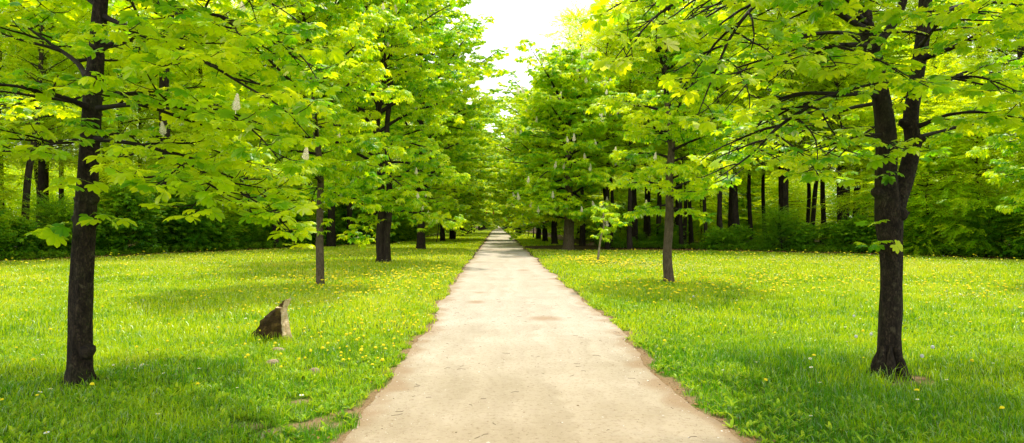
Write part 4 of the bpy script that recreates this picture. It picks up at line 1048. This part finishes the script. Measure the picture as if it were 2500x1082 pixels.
# ------------------------------------------------------------------ stones
def rock_mat():
    m, nt, ns, lk = new_mat('weathered_stone')
    out = ns.new('ShaderNodeOutputMaterial'); b = ns.new('ShaderNodeBsdfPrincipled'); b.inputs['Roughness'].default_value = .92; b.inputs['Specular IOR Level'].default_value = .15
    tc = ns.new('ShaderNodeTexCoord')
    n1 = N_(ns, 'ShaderNodeTexNoise', inp={'Scale': 6., 'Detail': 8, 'Roughness': .7}); n2 = N_(ns, 'ShaderNodeTexNoise', inp={'Scale': 22., 'Detail': 6, 'Roughness': .7})
    lk.new(tc.outputs['Object'], n1.inputs['Vector']); lk.new(tc.outputs['Object'], n2.inputs['Vector'])
    dark = ramp(ns, [(.3, (.012, .007, .003)), (.5, (.05, .030, .010)), (.66, (.15, .095, .022)), (.82, (.20, .14, .05))]); pale = ramp(ns, [(.3, (.40, .25, .11)), (.5, (.62, .46, .27)), (.7, (.72, .58, .40))])  # the pale ramp imitates sun on the right face
    lk.new(n1.outputs[0], dark.inputs[0]); lk.new(n2.outputs[0], pale.inputs[0])
    at = N_(ns, 'ShaderNodeAttribute', attribute_name='rnd'); mx = N_(ns, 'ShaderNodeMixRGB')
    ad = N_(ns, 'ShaderNodeMath', operation='MULTIPLY_ADD', inp={1: .35}); lk.new(n2.outputs[0], ad.inputs[0]); lk.new(at.outputs['Fac'], ad.inputs[2])
    mr = N_(ns, 'ShaderNodeMapRange', inp={1: .62, 2: .78}); lk.new(ad.outputs[0], mr.inputs[0])
    lk.new(mr.outputs[0], mx.inputs[0]); lk.new(dark.outputs[0], mx.inputs[1]); lk.new(pale.outputs[0], mx.inputs[2]); lk.new(mx.outputs[0], b.inputs['Base Color'])
    bp = N_(ns, 'ShaderNodeBump', inp={'Strength': .8, 'Distance': .02}); lk.new(n2.outputs[0], bp.inputs['Height']); lk.new(bp.outputs[0], b.inputs['Normal']); lk.new(b.outputs[0], out.inputs[0])
    return m
M_ROCK = rock_mat()
sx0, sy0 = G(655, 837)
KP = 757.
rings = [(690, 250, 580, 632, 0.), (650, 252, 582, 630, 0.), (600, 245, 577, 628, 0.), (565, 268, 571, 620, 0.01), (515, 330, 560, 608, .01), (460, 340, 551, 597, .02), (400, 400, 541, 582, .03), (335, 466, 537, 573, .045), (322, 486, 541, 572, .05), (318, 490, 562, 576, .085), (285, 520, 569, 584, .09), (262, 548, 573, 585, .10), (246, 572, 578, 586, .11)]
from bisect import bisect
def ring_at(yv):
    ys_ = [r[0] for r in rings][::-1]; return [np.interp(yv, ys_, [r[k] for r in rings][::-1]) for k in range(1, 5)]
levels = sorted(set(list(np.linspace(690, 340, 20)) + [335, 328, 322, 318, 312] + list(np.linspace(300, 246, 6))), reverse=True)
m = MB(); V, col = [], []
for yv in levels:
    xl, xr_, xR, dp = ring_at(yv); z = (650 - yv) / KP
    X = lambda v: (v - 435) / KP
    key = [(X(xl), dp + .05), (X(xl + (xr_ - xl) * .35), dp - .005), (X(xl + (xr_ - xl) * .7), dp - .02), (X(xr_), dp - .015), (X(xr_ + (xR - xr_) * .5), dp + .07), (X(xR), dp + .17), (X(xl + (xR - xl) * .7), dp + .24 - z * .15), (X(xl + (xR - xl) * .2), dp + .20 - z * .12)]
    cl = [0, 0, 0, .42, 1, 1, .3, 0]  # sunlight on the right face put into the stone's colour
    for k in range(8):
        a, b_ = key[k], key[(k + 1) % 8]; ca, cb = cl[k], cl[(k + 1) % 8]
        for t in np.linspace(0, 1, 4, endpoint=False):
            V.append((a[0] + (b_[0] - a[0]) * t, a[1] + (b_[1] - a[1]) * t, z)); col.append((ca + (cb - ca) * t) if not (322 >= yv >= 316) else .8)
V = np.array(V); nn = 32; nl = len(levels)
jit = (fbm(V[:, 0] * 1.0 + V[:, 1], V[:, 2] * 1.4, 11., 30) - .5) * .06
V[:, 1] += jit; V[:, 0] += (fbm(V[:, 1] + 3 * V[:, 0], V[:, 2], 15., 33) - .5) * .05
i = np.arange(nl - 1)[:, None] * nn; j = np.arange(nn)[None]; k = (j + 1) % nn
m.add(V, [np.stack([i + j, i + k, i + nn + k, i + nn + j], -1).reshape(-1, 4), np.arange((nl - 1) * nn, nl * nn)[None]], np.array(col))
o = link('standing_stone', m.mesh('standing_stone', M_ROCK, False)); o.location = (sx0, sy0, 0.03); o.scale = (1.06, 1.06, 1.04)
tag(o, 'jagged pointed dark stone with a sunlit-coloured right face, upright in the left lawn', 'stone')
M_FLAT = simple_mat('flat_stone', (.24, .17, .10), (.46, .36, .25), .9, 16, bump=.6)
for (x, y, w, h, lb) in [(678, 860, .11, .07, 'flat pale stone sunk in the grass, just below the standing stone'), (666, 891, .10, .07, 'flat pale stone sunk in the grass, the nearer one below the standing stone'), (768, 912, .07, .05, 'small flat stone in the grass right of the other flat ones, toward the path')]:
    rr = random.Random(int(x)); gp = G(x, y); m = MB(); n = 14; V = []
    for r, z in ((1, -.03), (1.0, .02), (.86, .045), (.45, .058)):
        rs = random.Random(int(x) + 1)
        for k in range(n):
            a = k * 6.2832 / n; q = r * rs.uniform(.75, 1.12); V.append((w * q * math.cos(a), h * q * math.sin(a), z + rr.uniform(-.006, .006)))
    V.append((0, 0, .06)); F4 = [(i * n + k, i * n + (k + 1) % n, (i + 1) * n + (k + 1) % n, (i + 1) * n + k) for i in range(3) for k in range(n)]; F3 = [(3 * n + k, 3 * n + (k + 1) % n, 4 * n) for k in range(n)]
    m.add(V, [np.array(F4), np.array(F3)]); o = link('flat_stone', m.mesh('flat_stone', M_FLAT)); o.location = (gp[0], gp[1], 0); o.rotation_euler.z = rr.uniform(-.4, .4); tag(o, lb, 'stone', 'flat stones in the grass')
# longer grass tufts at the foot of the stone and the trunks
m = MB()
for (x, y, rx, ry, n) in [(sx0 - .02, sy0 - .06, .22, .05, 150), (sx0 + .18, sy0 - .02, .07, .06, 60), (sx0 - .2, sy0 - .03, .1, .06, 60), (B1[0] + .05, B1[1] - .12, .14, .06, 50), (B2[0] - .05, B2[1] - .2, .2, .06, 40)]:
    m.add(*blades(g.normal(x, rx, n), g.normal(y, ry, n), .007, .15, 3))
tag(link('grass_tufts', m.mesh('grass_tufts', M_GRASS)), 'longer grass growing round the foot of the stone and the near trunks', 'grass', kind='stuff')
print('all built', round(time.time() - T0, 1))

# ------------------------------------------------------------------ sky, sun, camera
w = bpy.data.worlds.new('World'); sc.world = w; w.use_nodes = True
ns, lk = w.node_tree.nodes, w.node_tree.links; ns.clear()
out = ns.new('ShaderNodeOutputWorld'); bg = ns.new('ShaderNodeBackground'); bg.inputs['Strength'].default_value = .15
sky = ns.new('ShaderNodeTexSky'); sky.sky_type = 'NISHITA'; sky.sun_disc = False; sky.sun_elevation = SUN_EL; sky.sun_rotation = SUN_AZ
sky.air_density = 1.0; sky.dust_density = 1.0; sky.ozone_density = 1.0
tc = ns.new('ShaderNodeTexCoord'); nz = ns.new('ShaderNodeTexNoise'); nz.inputs['Scale'].default_value = 2.2; nz.inputs['Detail'].default_value = 6
lk.new(tc.outputs['Generated'], nz.inputs['Vector'])
rp = ramp(ns, [(.3, (.72, .72, .72)), (.7, (1, 1, 1))]); lk.new(nz.outputs[0], rp.inputs[0])
mx = ns.new('ShaderNodeMixRGB'); mx.inputs[2].default_value = (15., 15.2, 15.0, 1); sz = ns.new('ShaderNodeSeparateXYZ'); lk.new(tc.outputs['Generated'], sz.inputs[0])
hz = N_(ns, 'ShaderNodeMapRange', inp={1: .32, 2: .75, 3: 1., 4: .5}); lk.new(sz.outputs['Z'], hz.inputs[0])
hm = N_(ns, 'ShaderNodeMath', operation='MULTIPLY'); lk.new(rp.outputs[0], hm.inputs[0]); lk.new(hz.outputs[0], hm.inputs[1])
lk.new(hm.outputs[0], mx.inputs[0]); lk.new(sky.outputs[0], mx.inputs[1])
lk.new(mx.outputs[0], bg.inputs[0]); lk.new(bg.outputs[0], out.inputs[0])
sd = bpy.data.lights.new('sun', 'SUN'); sd.energy = 5.0; sd.angle = R(2.0); sd.color = (1, .95, .84)
so_ = link('sun', sd); dv = Vector((math.sin(SUN_AZ) * math.cos(SUN_EL), math.cos(SUN_AZ) * math.cos(SUN_EL), math.sin(SUN_EL)))
so_.rotation_euler = (-dv).to_track_quat('-Z', 'Y').to_euler(); so_.location = (20, 20, 40)
cd = bpy.data.cameras.new('camera'); cd.sensor_width = 36; cd.lens = FPX / 2500 * 36; cd.clip_start = .05; cd.clip_end = 4000
co = link('camera', cd); M = Matrix(((CR[0], CU[0], -CF[0], 0), (CR[1], CU[1], -CF[1], 0), (CR[2], CU[2], -CF[2], CAM_H), (0, 0, 0, 1))); co.matrix_world = M
sc.camera = co
sc.render.engine = 'CYCLES'
cy = sc.cycles; cy.max_bounces = 16; cy.diffuse_bounces = 14; cy.glossy_bounces = 2; cy.transmission_bounces = 14; cy.transparent_max_bounces = 4
cy.sample_clamp_indirect = 8; cy.use_denoising = True
sc.view_settings.view_transform = 'Standard'; sc.view_settings.look = 'None'; sc.view_settings.exposure = 0; sc.view_settings.gamma = 1
